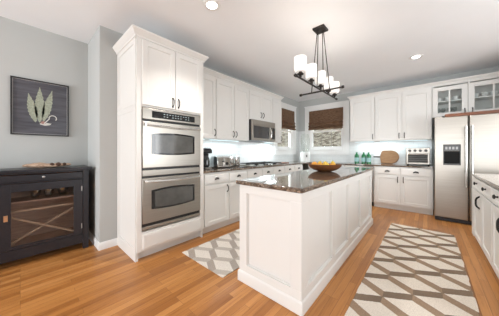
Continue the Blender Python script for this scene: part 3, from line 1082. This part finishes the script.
# ------------------------------------------------------------------ right cabinets
XR = 0.480
rspec = [(3.995, 3.490, 'white base cabinet with one pull nearest the refrigerator on the right run', [0.255], 0.415),
         (3.490, 2.990, 'white base cabinet without a pull in the middle of the right run', [0.25], None),
         (2.990, 2.490, 'white base cabinet cut by the right edge of the photo', [0.24], 0.41),
         (2.490, 2.050, 'white base cabinet at the near end of the right run', [0.22], 0.36)]
for (ya, yb_, lb, kn, px) in rspec:
    wd = ya - yb_
    t = thing('base_cabinet', (XR, ya, 0), R(-90), lb, 'cabinet')
    MB().box(0.0015, wd - 0.0015, 0, 0.60, 0.075, 0.873).build('carcass', 'white', t)
    MB().box(0.0015, wd - 0.0015, 0.028, 0.045, 0.001, 0.0745).build('plinth', 'white', t)
    dr = MB().shaker(0.008, wd - 0.008, 0.722, 0.860, w=0.030, rec=0.006).build('drawer', 'white', t)
    for k in kn: knob(dr, k, 0.805, mat='iron', r=0.020)
    dd = MB().shaker(0.008, wd - 0.008, 0.100, 0.708, w=0.060).build('door', 'white', t)
    if px: pull(dd, px, 0.600, L=0.14, mat='iron', r=0.009)
pl = MB()
pl.box(0.0015, 0.148, -0.020, 0.60, 0.075, 0.873)
pl.box(0.0015, 0.148, 0.028, 0.60, 0.001, 0.0745)
o = pl.build('end_post', 'white', None, 0.003, (XR, 4.145, 0))
o.rotation_euler = (0, 0, R(-90))
tag(o, 'plain white end post closing the right run beside the refrigerator', 'cabinet end')
box_thing('worktop', (XR - 0.024, 1.12, 2.035, 4.130, 0.874, 0.905), 'granite', 'dark speckled granite worktop on the right cabinets', 'worktop', 0.004)

# ------------------------------------------------------------------ island
IX0, IX1, IY0, IY1 = -1.305, -0.715, 1.385, 3.855
isl = thing('kitchen_island', ((IX0 + IX1) / 2, IY0, 0), 0, 'white panelled kitchen island under the granite slab', 'island')
hw = (IX1 - IX0) / 2
LN = IY1 - IY0
MB().box(-hw, hw, 0.0, LN, 0.0, 0.8965).build('island_body', 'white', isl)


def face_frame(width, stiles, z0, z1, top, bot):
    """applied frame on plane y=0, front -y, panels left recessed"""
    m = MB()
    m.box(0, width, -0.022, -0.0005, z1 - top, z1)
    m.box(0, width, -0.022, -0.0005, z0, z0 + bot)
    for a, b in stiles:
        m.box(a, b, -0.022, -0.0005, z0 + bot, z1 - top)
    return m


def bead(m, spans, z0, z1):
    for a, b in spans:
        m.frame(a, b, z0, z1, 0.010, -0.0105, -0.0005)


W_ = 2 * hw
W_ += 0.0436
m = face_frame(W_, [(0, 0.090), (W_ - 0.090, W_)], 0.0, 0.8965, 0.075, 0.165)
bead(m, [(0.090, W_ - 0.090)], 0.165, 0.8215)
o = m.build('end_panel', 'white', isl, 0.002, (-hw - 0.0218, 0, 0))
st = [(0, 0.085), (0.615, 0.70), (1.15, 1.235), (1.70, 1.785), (LN - 0.085, LN)]
m = face_frame(LN, st, 0.0, 0.8965, 0.075, 0.165)
bead(m, [(st[k][1], st[k + 1][0]) for k in range(4)], 0.165, 0.8215)
o = m.build('side_panel', 'white', isl, 0.002, (hw, 0, 0))
o.rotation_euler = (0, 0, R(90))
m = face_frame(LN, st, 0.0, 0.8965, 0.075, 0.165)
o = m.build('side_panel', 'white', isl, 0.002, (-hw, LN, 0))
o.rotation_euler = (0, 0, R(-90))
SK = [(0.0225, 0), (0.034, 0), (0.034, 0.084), (0.030, 0.094), (0.0225, 0.100)]
MB().sweep([(-hw, 0), (hw, 0), (hw, LN), (-hw, LN)], SK, closed=True).build('plinth', 'white', isl)
m = MB()
ov_ = 0.040
co_ = 0.02
x0, x1, y0, y1 = IX0 - ov_, IX1 + ov_, IY0 - ov_ - 0.008, IY1 + ov_
x0 -= 0.018
m.prism([(x0 + co_, y0), (x1 - co_, y0), (x1 - co_ * .3, y0 + co_ * .3), (x1, y0 + co_), (x1, y1 - co_), (x1 - co_, y1), (x0 + co_, y1), (x0, y1 - co_), (x0, y0 + co_), (x0 + co_ * .3, y0 + co_ * .3)], 'z', 0.0, 0.037)
tag(m.build('island_worktop', 'granite', None, 0.009, (0, 0, 0.8970)), 'polished dark granite slab on the white island', 'worktop')
IT = 0.9345

# fruit bowl
bx, by = -1.06, 2.76
t = tag(MB().lathe([(0.085, 0), (0.095, 0.004), (0.150, 0.022), (0.190, 0.048), (0.211, 0.074), (0.220, 0.096), (0.214, 0.099), (0.204, 0.076), (0.182, 0.054), (0.144, 0.032), (0.08, 0.016), (0, 0.014)], seg=40)
        .build('fruit_bowl', 'bowlwood', None, 0, (bx, by, IT)), 'wide dark wooden bowl of fruit on the island', 'bowl')


def fruit(kind):
    t = thing(kind, (0, 0, 0))
    m = MB()
    pr = []
    n = 12
    for k in range(n + 1):
        a = PI * k / n
        r = 0.040 * math.sin(a)
        z = 0.040 - 0.038 * math.cos(a)
        if kind == 'lemon':
            z = 0.040 - 0.040 * math.cos(a) * (1 + 0.25 * abs(math.cos(a)) ** 6)
            r *= 0.86
        elif k == n:
            z -= 0.003
        pr.append((r if 0 < k < n else 0, z))
    m.lathe(pr, seg=18).build('peel', kind, t)
    MB().lathe([(0.004, 0.073 if kind == 'orange' else 0.088), (0.003, 0.080 if kind == 'orange' else 0.094), (0, 0.081 if kind == 'orange' else 0.095)], seg=8).build('stem', 'stem', t)
    return t


fo, fl = fruit('orange'), fruit('lemon')
fpos = [('orange', -0.10, -0.07, 0.046, 'orange at the near left of the wooden bowl'), ('lemon', -0.01, -0.10, 0.040, 'lemon at the near middle of the wooden bowl'),
        ('orange', 0.085, -0.075, 0.045, 'orange at the near right of the wooden bowl'), ('lemon', 0.125, 0.02, 0.055, 'lemon at the right end of the wooden bowl'),
        ('orange', 0.06, 0.10, 0.050, 'orange at the far right of the wooden bowl'), ('lemon', -0.04, 0.11, 0.050, 'lemon at the far side of the wooden bowl'),
        ('orange', -0.125, 0.035, 0.055, 'orange at the far left of the wooden bowl'), ('lemon', 0.0, 0.0, 0.054, 'lemon on top in the centre of the wooden bowl')]
seen = set()
for i, (k, x, y, z, lb) in enumerate(fpos):
    src = fo if k == 'orange' else fl
    o = copy_tree(src) if k in seen else src
    seen.add(k)
    # rotate in the camera's sense so near/left read from the photo
    a = R(41.4)
    o.location = (bx + x * math.cos(a) - y * math.sin(a), by + x * math.sin(a) + y * math.cos(a), IT + z - 0.004)
    o.rotation_euler = (0.2 * math.sin(i * 2.1), 0.25 * math.cos(i * 1.7), i * 0.9)
    tag(o, lb, 'fruit', 'fruit in the wooden bowl')

# ------------------------------------------------------------------ chandelier
chx, chy = -1.01, 2.49
ch = thing('chandelier', (chx, chy, CZ - 0.0005), 0, 'dark bronze crossed bar chandelier with five frosted shades over the island', 'chandelier')
MB().box(-0.072, 0.072, -0.075, 0.075, -0.024, 0.0).build('canopy', 'bronze', ch, 0.004)
zb = 1.98 - CZ
m = MB().tube([(0, -0.62, zb), (0, 0.585, zb)], 0.010, 10)
for s in (-1, 1):
    e_ = -0.62 if s < 0 else 0.585
    m.tube([(0, e_, zb), (0, e_ + s * 0.025, zb)], 0.017, 10)
m.build('long_bar', 'bronze', ch)
m = MB().tube([(-0.255, 0.0, zb - 0.021), (0.255, 0.0, zb - 0.021)], 0.010, 10)
for s in (-1, 1):
    m.tube([(s * 0.255, 0, zb - 0.021), (s * 0.280, 0, zb - 0.021)], 0.017, 10)
m.build('cross_bar', 'bronze', ch)
for (x0, y0, x1, y1, z1) in ((-0.03, -0.02, -0.115, 0, zb - 0.012), (0.03, 0.02, 0.115, 0, zb - 0.012), (-0.015, -0.03, 0, -0.10, zb + 0.009), (0.015, 0.03, 0, 0.10, zb + 0.009)):
    MB().tube([(x0, y0, -0.0245), (x1, y1, z1)], 0.0055, 8).build('rod', 'bronze', ch)
sp = [(0.074, 0.0), (0.078, 0.05), (0.079, 0.08), (0.078, 0.155), (0.066, 0.160), (0.066, 0.157), (0.074, 0.150), (0.075, 0.08), (0.070, 0.004)]
for y in (-0.530, -0.265, 0.005, 0.270, 0.515):
    MB().lathe([(0.014, 0.010), (0.014, 0.030), (0.034, 0.038), (0.034, 0.048), (0.018, 0.052), (0.018, 0.066), (0, 0.067)], (0, y, zb), 16).build('socket', 'bronze', ch)
    s_ = MB().lathe([(0.0, 0.0), (0.050, 0.0)] + [(0.058, 0.008), (0.063, 0.022), (0.064, 0.056), (0.0615, 0.060), (0.0615, 0.064), (0.064, 0.068), (0.064, 0.150), (0.061, 0.153), (0.059, 0.150), (0.059, 0.060), (0.054, 0.016), (0.0, 0.006)], (0, y, zb + 0.068), 24).build('shade', 'shade', ch)
    s_['label'] = 'white frosted glass drum shade, lit'
    l = bpy.data.lights.new('chandelier_bulb', 'POINT')
    l.energy = 0.32
    l.color = (1.0, 0.93, 0.86)
    l.shadow_soft_size = 0.04
    lo = bpy.data.objects.new('chandelier_bulb', l)
    COL.objects.link(lo)
    lo.location = (chx, chy + y, CZ + zb + 0.20)

# recessed ceiling lights
def downlight(x, y, lb):
    t = thing('recessed_light', (x, y, CZ), 0, lb, 'ceiling light')
    MB().lathe([(0.052, -0.006), (0.056, -0.010), (0.088, -0.006), (0.092, -0.0005), (0.052, -0.0005)], seg=28, ring=True).build('trim_ring', 'trim', t)
    MB().lathe([(0.0, -0.0045), (0.051, -0.0045), (0.051, -0.001), (0.0, -0.001)], seg=24).build('lens', 'bulb', t)
    l = bpy.data.lights.new('downlight_beam', 'SPOT')
    l.energy = 28
    l.spot_size = R(110)
    l.spot_blend = 0.8
    l.color = (1.0, 0.96, 0.90)
    l.shadow_soft_size = 0.05
    lo = bpy.data.objects.new('downlight_beam', l)
    COL.objects.link(lo)
    lo.location = (x, y, CZ - 0.03)


downlight(-1.70, 1.33, 'round recessed ceiling light in front of the ovens')
downlight(-0.14, 4.25, 'round recessed ceiling light near the refrigerator')

# ------------------------------------------------------------------ roman shades
def roman(loc, rz, width, z0, z1, lb):
    m = MB()
    prof = [(-0.004, z1), (-0.004, z0 + 0.24)]
    pts = []
    zz = z1
    n = 3
    # flat upper part then three soft folds
    outl = [(-0.012, z1), (-0.013, z0 + 0.25), (-0.050, z0 + 0.19), (-0.018, z0 + 0.17), (-0.062, z0 + 0.10), (-0.020, z0 + 0.08), (-0.068, z0 + 0.02), (-0.030, z0 + 0.0)]
    back = [(y + 0.006, z) for y, z in outl[::-1]]
    m.prism(outl + back, 'x', -width / 2, width / 2)
    o = m.build('roman_shade', 'woven', None, 0, loc)
    o.rotation_euler = (0, 0, rz)
    return tag(o, lb, 'blind', 'woven window shades')


roman((XW + 0.030, (W1[0] + W1[1]) / 2, 0), R(90), W1[1] - W1[0] + 0.02, 1.830, W1[3] + 0.004, 'brown woven roman shade on the left window')
roman(((W2[0] + W2[1]) / 2, YB - 0.030, 0), 0, W2[1] - W2[0] + 0.02, 1.830, W2[3] + 0.004, 'brown woven roman shade on the back window')
# ------------------------------------------------------------------ things on the left counter
cm = thing('coffee_maker', (-2.76, 1.99, CT), R(90), 'black coffee maker beside the oven tower', 'coffee maker')
m = MB()
m.box(-0.085, 0.085, -0.13, 0.13, 0.0, 0.035)
m.box(-0.085, 0.085, -0.03, 0.13, 0.035, 0.25)
m.build('housing', 'black', cm, 0.012)
MB().prism([(-0.125, 0.255), (-0.125, 0.300), (-0.09, 0.335), (0.10, 0.340), (0.13, 0.315), (0.13, 0.2505), (-0.09, 0.2505)], 'x', -0.085, 0.085).build('brew_head', 'black', cm, 0.010)
MB().box(-0.070, 0.070, -0.118, -0.02, 0.341, 0.349).build('lid', 'chrome', cm, 0.003)
MB().lathe([(0.045, 0.036), (0.062, 0.05), (0.064, 0.13), (0.050, 0.190), (0.045, 0.205), (0, 0.206)], (0, -0.060, 0), 18).build('carafe', 'blackglass', cm)
MB().box(-0.06, 0.06, -0.134, -0.1301, 0.004, 0.030).build('drip_tray', 'chrome', cm)

ts = thing('toaster', (-2.74, 2.34, CT), R(90), 'chrome toaster with a black dial on the left counter', 'toaster')
MB().prism([(-0.10, 0.014), (0.10, 0.014), (0.10, 0.15), (0.075, 0.195), (0.05, 0.205), (-0.05, 0.205), (-0.075, 0.195), (-0.10, 0.15)], 'x', -0.155, 0.155).build('shell', 'chrome', ts, 0.008)
MB().box(-0.150, 0.150, -0.095, 0.095, 0.0, 0.0135).build('base', 'black', ts)
m = MB()
for y in (-0.03, 0.03):
    m.box(-0.12, 0.12, y - 0.014, y + 0.014, 0.2052, 0.2075)
m.build('slots', 'black', ts)
MB().lathe([(0.026, 0), (0.026, 0.012), (0.018, 0.020), (0, 0.021)], (0.05, -0.1085, 0.075), 16, mat=Matrix.Rotation(R(90), 3, 'X')).build('dial', 'black', ts)
MB().box(-0.06, -0.02, -0.118, -0.1005, 0.105, 0.120).build('lever', 'black', ts)
for k, x in enumerate((-0.08, 0.07)):
    MB().box(x - 0.055, x + 0.055, -0.1045, -0.1003, 0.04, 0.175).build('side_plate', 'steel', ts, 0.002)


def canister(y, lb):
    t = thing('canister', (-2.74, y, CT), R(90), lb, 'canister', 'steel canisters by the toaster')
    MB().lathe([(0.058, 0.0), (0.060, 0.004), (0.060, 0.160), (0.057, 0.163), (0, 0.163)], seg=24).build('canister_body', 'chrome', t)
    MB().lathe([(0.060, 0.1635), (0.061, 0.180), (0.050, 0.188), (0.012, 0.192), (0.010, 0.200), (0.016, 0.208), (0.010, 0.217), (0, 0.218)], seg=24).build('lid', 'chrome', t)
    MB().lathe([(0.0605, 0.006), (0.063, 0.008), (0.063, 0.020), (0.0605, 0.022)], seg=24, ring=True).build('base_ring', 'black', t)
    return t


canister(2.585, 'steel canister with knob lid right beside the toaster')
canister(2.740, 'steel canister with knob lid nearest the cooktop')

# dark board lying flat under the left window
bd = MB()
bd.box(-0.17, 0.17, -0.11, 0.11, 0.0, 0.020)
o = bd.build('chopping_board', 'traywood', None, 0.006, (-2.72, 4.30, CT))
o.rotation_euler = (0, 0, R(90))
tag(o, 'dark wooden chopping board lying on the counter under the left window', 'chopping board')

# drink dispenser in the corner
dd = thing('drink_dispenser', (-2.585, 5.30, CT), R(41), 'clear glass drink dispenser on a white base in the corner between the windows', 'drink dispenser')
MB().lathe([(0.135, 0.0), (0.140, 0.006), (0.134, 0.24), (0.125, 0.262), (0.11, 0.264), (0, 0.264)], seg=28).build('stand', 'ceramic', dd)
MB().lathe([(0.060, 0.2645), (0.095, 0.290), (0.122, 0.36), (0.126, 0.62), (0.110, 0.72), (0.105, 0.76), (0.101, 0.76), (0.106, 0.715), (0.121, 0.62), (0.117, 0.365), (0.090, 0.297), (0, 0.270)], seg=28).build('jar', 'dispglass', dd)
MB().lathe([(0.108, 0.7605), (0.110, 0.772), (0.05, 0.785), (0.014, 0.79), (0.018, 0.812), (0, 0.815)], seg=24).build('lid', 'dispglass', dd)
MB().tube([(0.0, -0.138, 0.165), (0.0, -0.165, 0.165), (0.0, -0.172, 0.135)], [0.014, 0.014, 0.012], 8).box(-0.020, 0.020, -0.162, -0.152, 0.180, 0.190).build('spigot', 'black', dd)

# ------------------------------------------------------------------ back counter things
def bottle(x, y, lb):
    t = thing('bottle', (x, y, CT), 0, lb, 'bottle', 'green bottles on the back counter')
    MB().lathe([(0.044, 0), (0.050, 0.006), (0.050, 0.180), (0.044, 0.202), (0.026, 0.222), (0.019, 0.232), (0.018, 0.246), (0, 0.246)], seg=20).build('glass_body', 'greenglass', t)
    MB().lathe([(0.0505, 0.040), (0.0518, 0.042), (0.0518, 0.135), (0.0505, 0.137)], seg=20, ring=True).build('label', 'label', t)
    MB().lathe([(0.0185, 0.2465), (0.020, 0.248), (0.020, 0.266), (0.017, 0.269), (0, 0.269)], seg=14).build('cap', 'greencap', t)


bottle(-1.315, 5.50, 'green bottle with pale label nearest the back window')
bottle(-1.165, 5.52, 'green bottle with pale label, middle of the three')
bottle(-1.050, 5.47, 'green bottle with pale label nearest the round board')

pb = thing('paddle_board', (-0.665, 5.620, CT), 0, 'rounded wooden paddle board leaning against the tile backsplash', 'cutting board')
pb.rotation_euler = (R(-10), 0, 0)
pts = []
for k in range(25):
    a = R(-100 + 200 * k / 24)
    pts.append((0.045 + 0.150 * math.cos(a) if math.cos(a) > 0 else 0.045 + 0.150 * math.cos(a), 0.160 + 0.157 * math.sin(a)))
outl = [(-0.155, 0.003)] + [(0.02 + 0.165 * math.cos(R(-80 + 160 * k / 20)), 0.160 + 0.157 * math.sin(R(-80 + 160 * k / 20))) for k in range(21)] + [(-0.115, 0.315), (-0.155, 0.29), (-0.175, 0.21), (-0.18, 0.185), (-0.18, 0.135), (-0.175, 0.11), (-0.165, 0.05)]
MB().prism(outl, 'y', -0.011, 0.011).build('board', 'board', pb, 0.004)
MB().prism([(-0.305, 0.142), (-0.320, 0.150), (-0.320, 0.170), (-0.305, 0.178), (-0.1805, 0.178), (-0.1805, 0.142)], 'y', -0.011, 0.011).build('handle', 'peg', pb, 0.004)

to = thing('toaster_oven', (-0.150, 5.30, CT), 0, 'stainless toaster oven between the board and the refrigerator', 'toaster oven')
MB().box(-0.190, 0.190, 0.0, 0.30, 0.018, 0.355).build('housing', 'steel', to, 0.010)
m = MB()
for x in (-0.165, 0.165):
    for y in (0.03, 0.27):
        m.lathe([(0.014, 0.0), (0.016, 0.018), (0, 0.0185)], (x, y, 0), 10)
m.build('feet', 'black', to)
cp = MB().box(-0.185, 0.185, -0.014, -0.0005, 0.255, 0.350).build('control_panel', 'steel', to, 0.003)
for k in range(4):
    MB().lathe([(0.026, 0.0), (0.026, 0.004), (0.019, 0.006), (0.018, 0.020), (0, 0.021)], (-0.125 + 0.083 * k, -0.0145, 0.302), 16, mat=Matrix.Rotation(R(90), 3, 'X')).build('knob', 'darkgrey', cp)
dd_ = MB().frame(-0.180, 0.180, 0.032, 0.248, 0.028, -0.016, -0.0005).build('door', 'steel', to, 0.003)
MB().box(-0.150, 0.150, -0.010, -0.006, 0.062, 0.218).build('window_glass', 'toasterglass', dd_)
m = MB()
for z in (0.105, 0.145, 0.180):
    m.tube([(-0.148, -0.0115, z), (0.148, -0.0115, z)], 0.002, 6)
m.build('rack', 'grey', dd_)
MB().tube([(-0.15 + 0.30 * k / 8, -0.045, 0.232) for k in range(9)], 0.008, 8).box(-0.15, -0.135, -0.045, -0.0165, 0.225, 0.239).box(0.135, 0.15, -0.045, -0.0165, 0.225, 0.239).build('handle', 'chrome', dd_)

# ------------------------------------------------------------------ rugs
def rug(name, x0, x1, y0, y1, z, mat, lb):
    cx, cy = (x0 + x1) / 2, (y0 + y1) / 2
    m = MB()
    n = 60
    hwid = (x1 - x0) / 2
    top = []
    rnd = random.Random(3)
    L = []
    Rr = []
    for k in range(n + 1):
        y = y0 + (y1 - y0) * k / n - cy
        L.append((-hwid + rnd.uniform(-.004, .004), y))
        Rr.append((hwid + rnd.uniform(-.004, .004), y))
    m.prism(L[::-1] + Rr, 'z', 0, 0.009)
    return tag(m.build(name, mat, None, 0.002, (cx, cy, z)), lb, 'rug')


RX0, RX1, RY0, RY1 = -0.455, 0.288, 1.15, 4.105
rug('runner_rug', RX0, RX1, RY0, RY1, 0.0008, m_rug('runner_weave', (0.80, 0.73, 0.64), (0.165, 0.128, 0.100), (0.36, 0.255, 0.175), (RX0 + RX1) / 2 + 0.28, (RY0 + RY1) / 2 - 1.87),
    'cream and taupe zigzag runner rug between the island and the right cabinets')
SX0, SX1, SY0, SY1 = -2.185, -1.460, 1.270, 3.55
rug('runner_rug', SX0, SX1, SY0, SY1, 0.0008, m_rug('grey_runner_weave', (0.82, 0.77, 0.71), (0.62, 0.57, 0.51), (0.45, 0.395, 0.35), (SX0 + SX1) / 2 + 2.15, (SY0 + SY1) / 2 - 1.322, per=0.36, rowp=0.33, amp=0.05, hw=0.042),
    'cream and grey zigzag runner rug in front of the ovens')

# ------------------------------------------------------------------ console in the alcove
cn = thing('console_cabinet', (-3.20, -0.885, 0), R(90), 'dark navy console cabinet with glass doors under the leaf picture', 'cabinet')
CW, CDp = 1.455, 0.42
m = MB()
m.box(-0.026, CW + 0.028, -0.028, CDp, 0.980, 1.010)
m.build('top', 'navy', cn, 0.004)
for (x, y) in ((0.0, 0.0), (CW - 0.056, 0.0), (0.0, CDp - 0.056), (CW - 0.056, CDp - 0.056)):
    MB().box(x, x + 0.056, y, y + 0.056, 0.0, 0.9795).build('leg', 'navy', cn, 0.003)
m = MB()
m.box(0.056, CW - 0.056, 0.008, 0.045, 0.868, 0.884)     # rail under drawers
m.box(0.056, CW - 0.056, 0.008, 0.045, 0.962, 0.9795)
m.box(0.7005, 0.7345, 0.004, 0.045, 0.19, 0.9795)
m.box(0.056, CW - 0.056, 0.004, 0.040, 0.075, 0.185)      # bottom apron
for x in (0.010, CW - 0.028):
    m.box(x, x + 0.018, 0.056, CDp - 0.056, 0.10, 0.9795)
m.build('frame', 'navy', cn, 0.002)
MB().box(0.056, CW - 0.056, CDp - 0.030, CDp - 0.015, 0.17, 0.9795).build('back_panel', 'redwood', cn)
MB().box(0.030, CW - 0.030, 0.046, CDp - 0.031, 0.170, 0.186).build('floor_panel', 'redwood', cn)
MB().box(0.030, CW - 0.030, 0.060, CDp - 0.031, 0.650, 0.668).build('shelf', 'redwood', cn)
for bay in (0, 1):
    ox = 0.735 if bay else 0.060
    x0, x1 = (0.737, CW - 0.058) if bay else (0.058, 0.698)
    dr = MB().box(x0 + 0.003, x1 - 0.003, -0.006, 0.006, 0.886, 0.953).build('drawer', 'navy', cn, 0.003)
    knob(dr, (x0 + x1) / 2 - (0.01 if bay else 0), 0.925, y=-0.0065, mat='pewter', r=0.013)
    d = MB()
    d.frame(x0 + 0.002, x1 - 0.002, 0.190, 0.864, 0.083, -0.004, 0.018, 0.030)
    d = d.build('door', 'navy', cn, 0.002)
    MB().box(x0 + 0.083, x1 - 0.083, 0.006, 0.010, 0.218, 0.783).build('pane', 'cabglass', d)
    lx = x0 + 0.050 if bay else x1 - 0.050
    MB().box(lx - 0.014, lx + 0.014, -0.012, -0.0045, 0.492, 0.552).lathe([(0.007, 0), (0.007, 0.012), (0, 0.013)], (lx, -0.012, 0.522), 10, mat=Matrix.Rotation(R(90), 3, 'X')).build('latch', 'brass', d)
    hx = x1 - 0.012 if bay else x0 + 0.012
    for z in (0.29, 0.75):
        MB().box(hx - 0.005, hx + 0.005, -0.008, -0.0045, z - 0.03, z + 0.03).build('hinge', 'pewter', d)
    # wine lattice behind the glass
    a, b = x0 + 0.01, x1 - 0.01
    l = MB().box(a, b, 0.062, 0.076, 0.555, 0.576)
    za, zb_ = 0.19, 0.550
    for (p, q) in (((a, zb_), (b, za)), ((a, za), (b, zb_))):
        dx, dz = q[0] - p[0], q[1] - p[1]
        Ln = math.hypot(dx, dz)
        nx_, nz_ = -dz / Ln * 0.010, dx / Ln * 0.010
        yy = 0.062 if dz < 0 else 0.0775
        l.prism([(p[0] + nx_, p[1] + nz_), (p[0] - nx_, p[1] - nz_), (q[0] - nx_, q[1] - nz_), (q[0] + nx_, q[1] + nz_)], 'y', yy, yy + 0.014)
    l.build('lattice', 'lath', cn)


def world_at(rootloc, x, y, z):
    return (rootloc[0] - y, rootloc[1] + x, z)


def tumbler():
    return MB().lathe([(0.028, 0), (0.044, 0.05), (0.050, 0.090), (0.046, 0.090), (0.040, 0.05), (0.024, 0.008), (0, 0.007)], seg=20).build('glass_bowl', 'thickglass')


g = tumbler()
for i, (x, sc, lb) in enumerate(((1.000, 1.0, 'small glass bowl inside the console, left on the shelf'), (1.110, 1.0, 'small glass bowl inside the console, middle of the shelf'), (1.235, 1.15, 'larger glass bowl inside the console, right on the shelf'))):
    o = g if i == 0 else copy_tree(g)
    o.name = 'small_bowl'
    o.location = world_at((-3.20, -0.885), x, 0.20, 0.6685)
    o.scale = (sc, sc, sc)
    tag(o, lb, 'bowl', 'bowls in the console')

# driftwood centrepiece on the console
dt = thing('driftwood_bowl', (-3.42, 0.22, 1.0105), R(90), 'carved driftwood bowl lying on the dark console', 'bowl')
m = MB()
rnd = random.Random(11)
rows = []
nseg = 22
for k in range(25):
    u = k / 24
    x = -0.205 + 0.41 * u
    env = max(0.12, math.sin(PI * min(1, max(0, 0.04 + 0.92 * u))) ** 0.55)
    row = []
    for j in range(nseg):
        a = 2 * PI * j / nseg
        rr = env * (1 + 0.10 * math.sin(3 * a + 5 * u) + 0.06 * rnd.uniform(-1, 1))
        y = 0.085 * rr * math.cos(a)
        z = 0.030 + (0.030 if math.sin(a) < 0 else 0.036) * rr * math.sin(a)
        # hollow out the top right
        if 0.35 < u < 0.95 and math.sin(a) > 0.55:
            z -= 0.030 * math.sin(PI * (u - 0.35) / 0.6)
        row.append(m.V(x, y, max(0.0, z)))
    rows.append(row)
for a, b in zip(rows, rows[1:]):
    for j in range(nseg):
        i2 = (j + 1) % nseg
        m.face([a[j], a[i2], b[i2], b[j]])
m.face(rows[0][::-1]); m.face(rows[-1])
m.build('driftwood', 'drift', dt)
for (x, y, r) in ((0.03, -0.070, 0.020), (0.085, -0.078, 0.024), (0.14, -0.066, 0.018)):
    MB().lathe([(0, -0.006), (r * 0.9, -0.004), (r, 0.0), (r * 0.8, 0.010), (r * 0.3, 0.016), (0, 0.017)], (x, y, 0.040), 12, mat=Matrix.Rotation(R(75), 3, 'X')).build('knot_hole', 'driftdark', dt)

# ------------------------------------------------------------------ picture
pc = thing('picture', (XA + 0.0005, 0.178, 1.745), R(90), 'black framed leaf print hanging on the grey alcove wall', 'picture')
PW, PH = 0.255, 0.340
MB().frame(-PW, PW, -PH, PH, 0.014, -0.030, -0.001).build('frame', 'black', pc, 0.002)
MB().box(-PW + 0.014, PW - 0.014, -0.012, -0.001, -PH + 0.014, PH - 0.014).build('print', 'art', pc)
MB().frame(-PW + 0.0145, PW - 0.0145, -PH + 0.0145, PH - 0.0145, 0.006, -0.016, -0.0125).build('inner_fillet', 'grey', pc)


def leaf(px, pz, L, wd, ang):
    """serrated leaf outline from its base point, growing along ang"""
    left, right = [], []
    n = 18
    for k in range(n + 1):
        u = k / n
        wv = wd * (math.sin(PI * u ** 0.8)) * (1 + (0.16 if k % 2 else -0.05))
        if k in (0, n): wv = 0.002
        left.append((u * L, wv)); right.append((u * L, -wv))
    pts = left + right[::-1]
    ca, sa = math.cos(ang), math.sin(ang)
    return [(px + a * ca - b * sa, pz + a * sa + b * ca) for a, b in pts]


for (px, pz, L, wd, ang) in ((-0.017, -0.180, 0.44, 0.042, R(90)), (-0.052, -0.180, 0.355, 0.037, R(100)), (0.015, -0.165, 0.415, 0.036, R(79))):
    MB().prism(leaf(px, pz, L, wd, ang), 'y', -0.0140, -0.0125).build('leaf', 'leafprint', pc)
m = MB()
m.tube([(0.02 + 0.0, -0.0145, -0.19)] + [(0.10 + 0.035 * math.cos(R(200 - 30 * k)), -0.0145, -0.115 + 0.035 * math.sin(R(200 - 30 * k))) for k in range(9)], 0.006, 6)
m.prism([(-0.02, -0.20), (0.03, -0.215), (0.07, -0.205), (0.09, -0.185), (0.05, -0.178), (0.0, -0.172)], 'y', -0.0150, -0.0126)
m.build('curl', 'whiteprint', pc)
MB().prism([(0.015 + 0.024 * math.cos(2 * PI * k / 14), -0.178 + 0.018 * math.sin(2 * PI * k / 14)) for k in range(14)], 'y', -0.0165, -0.0151).build('blossom', 'roseprint', pc)
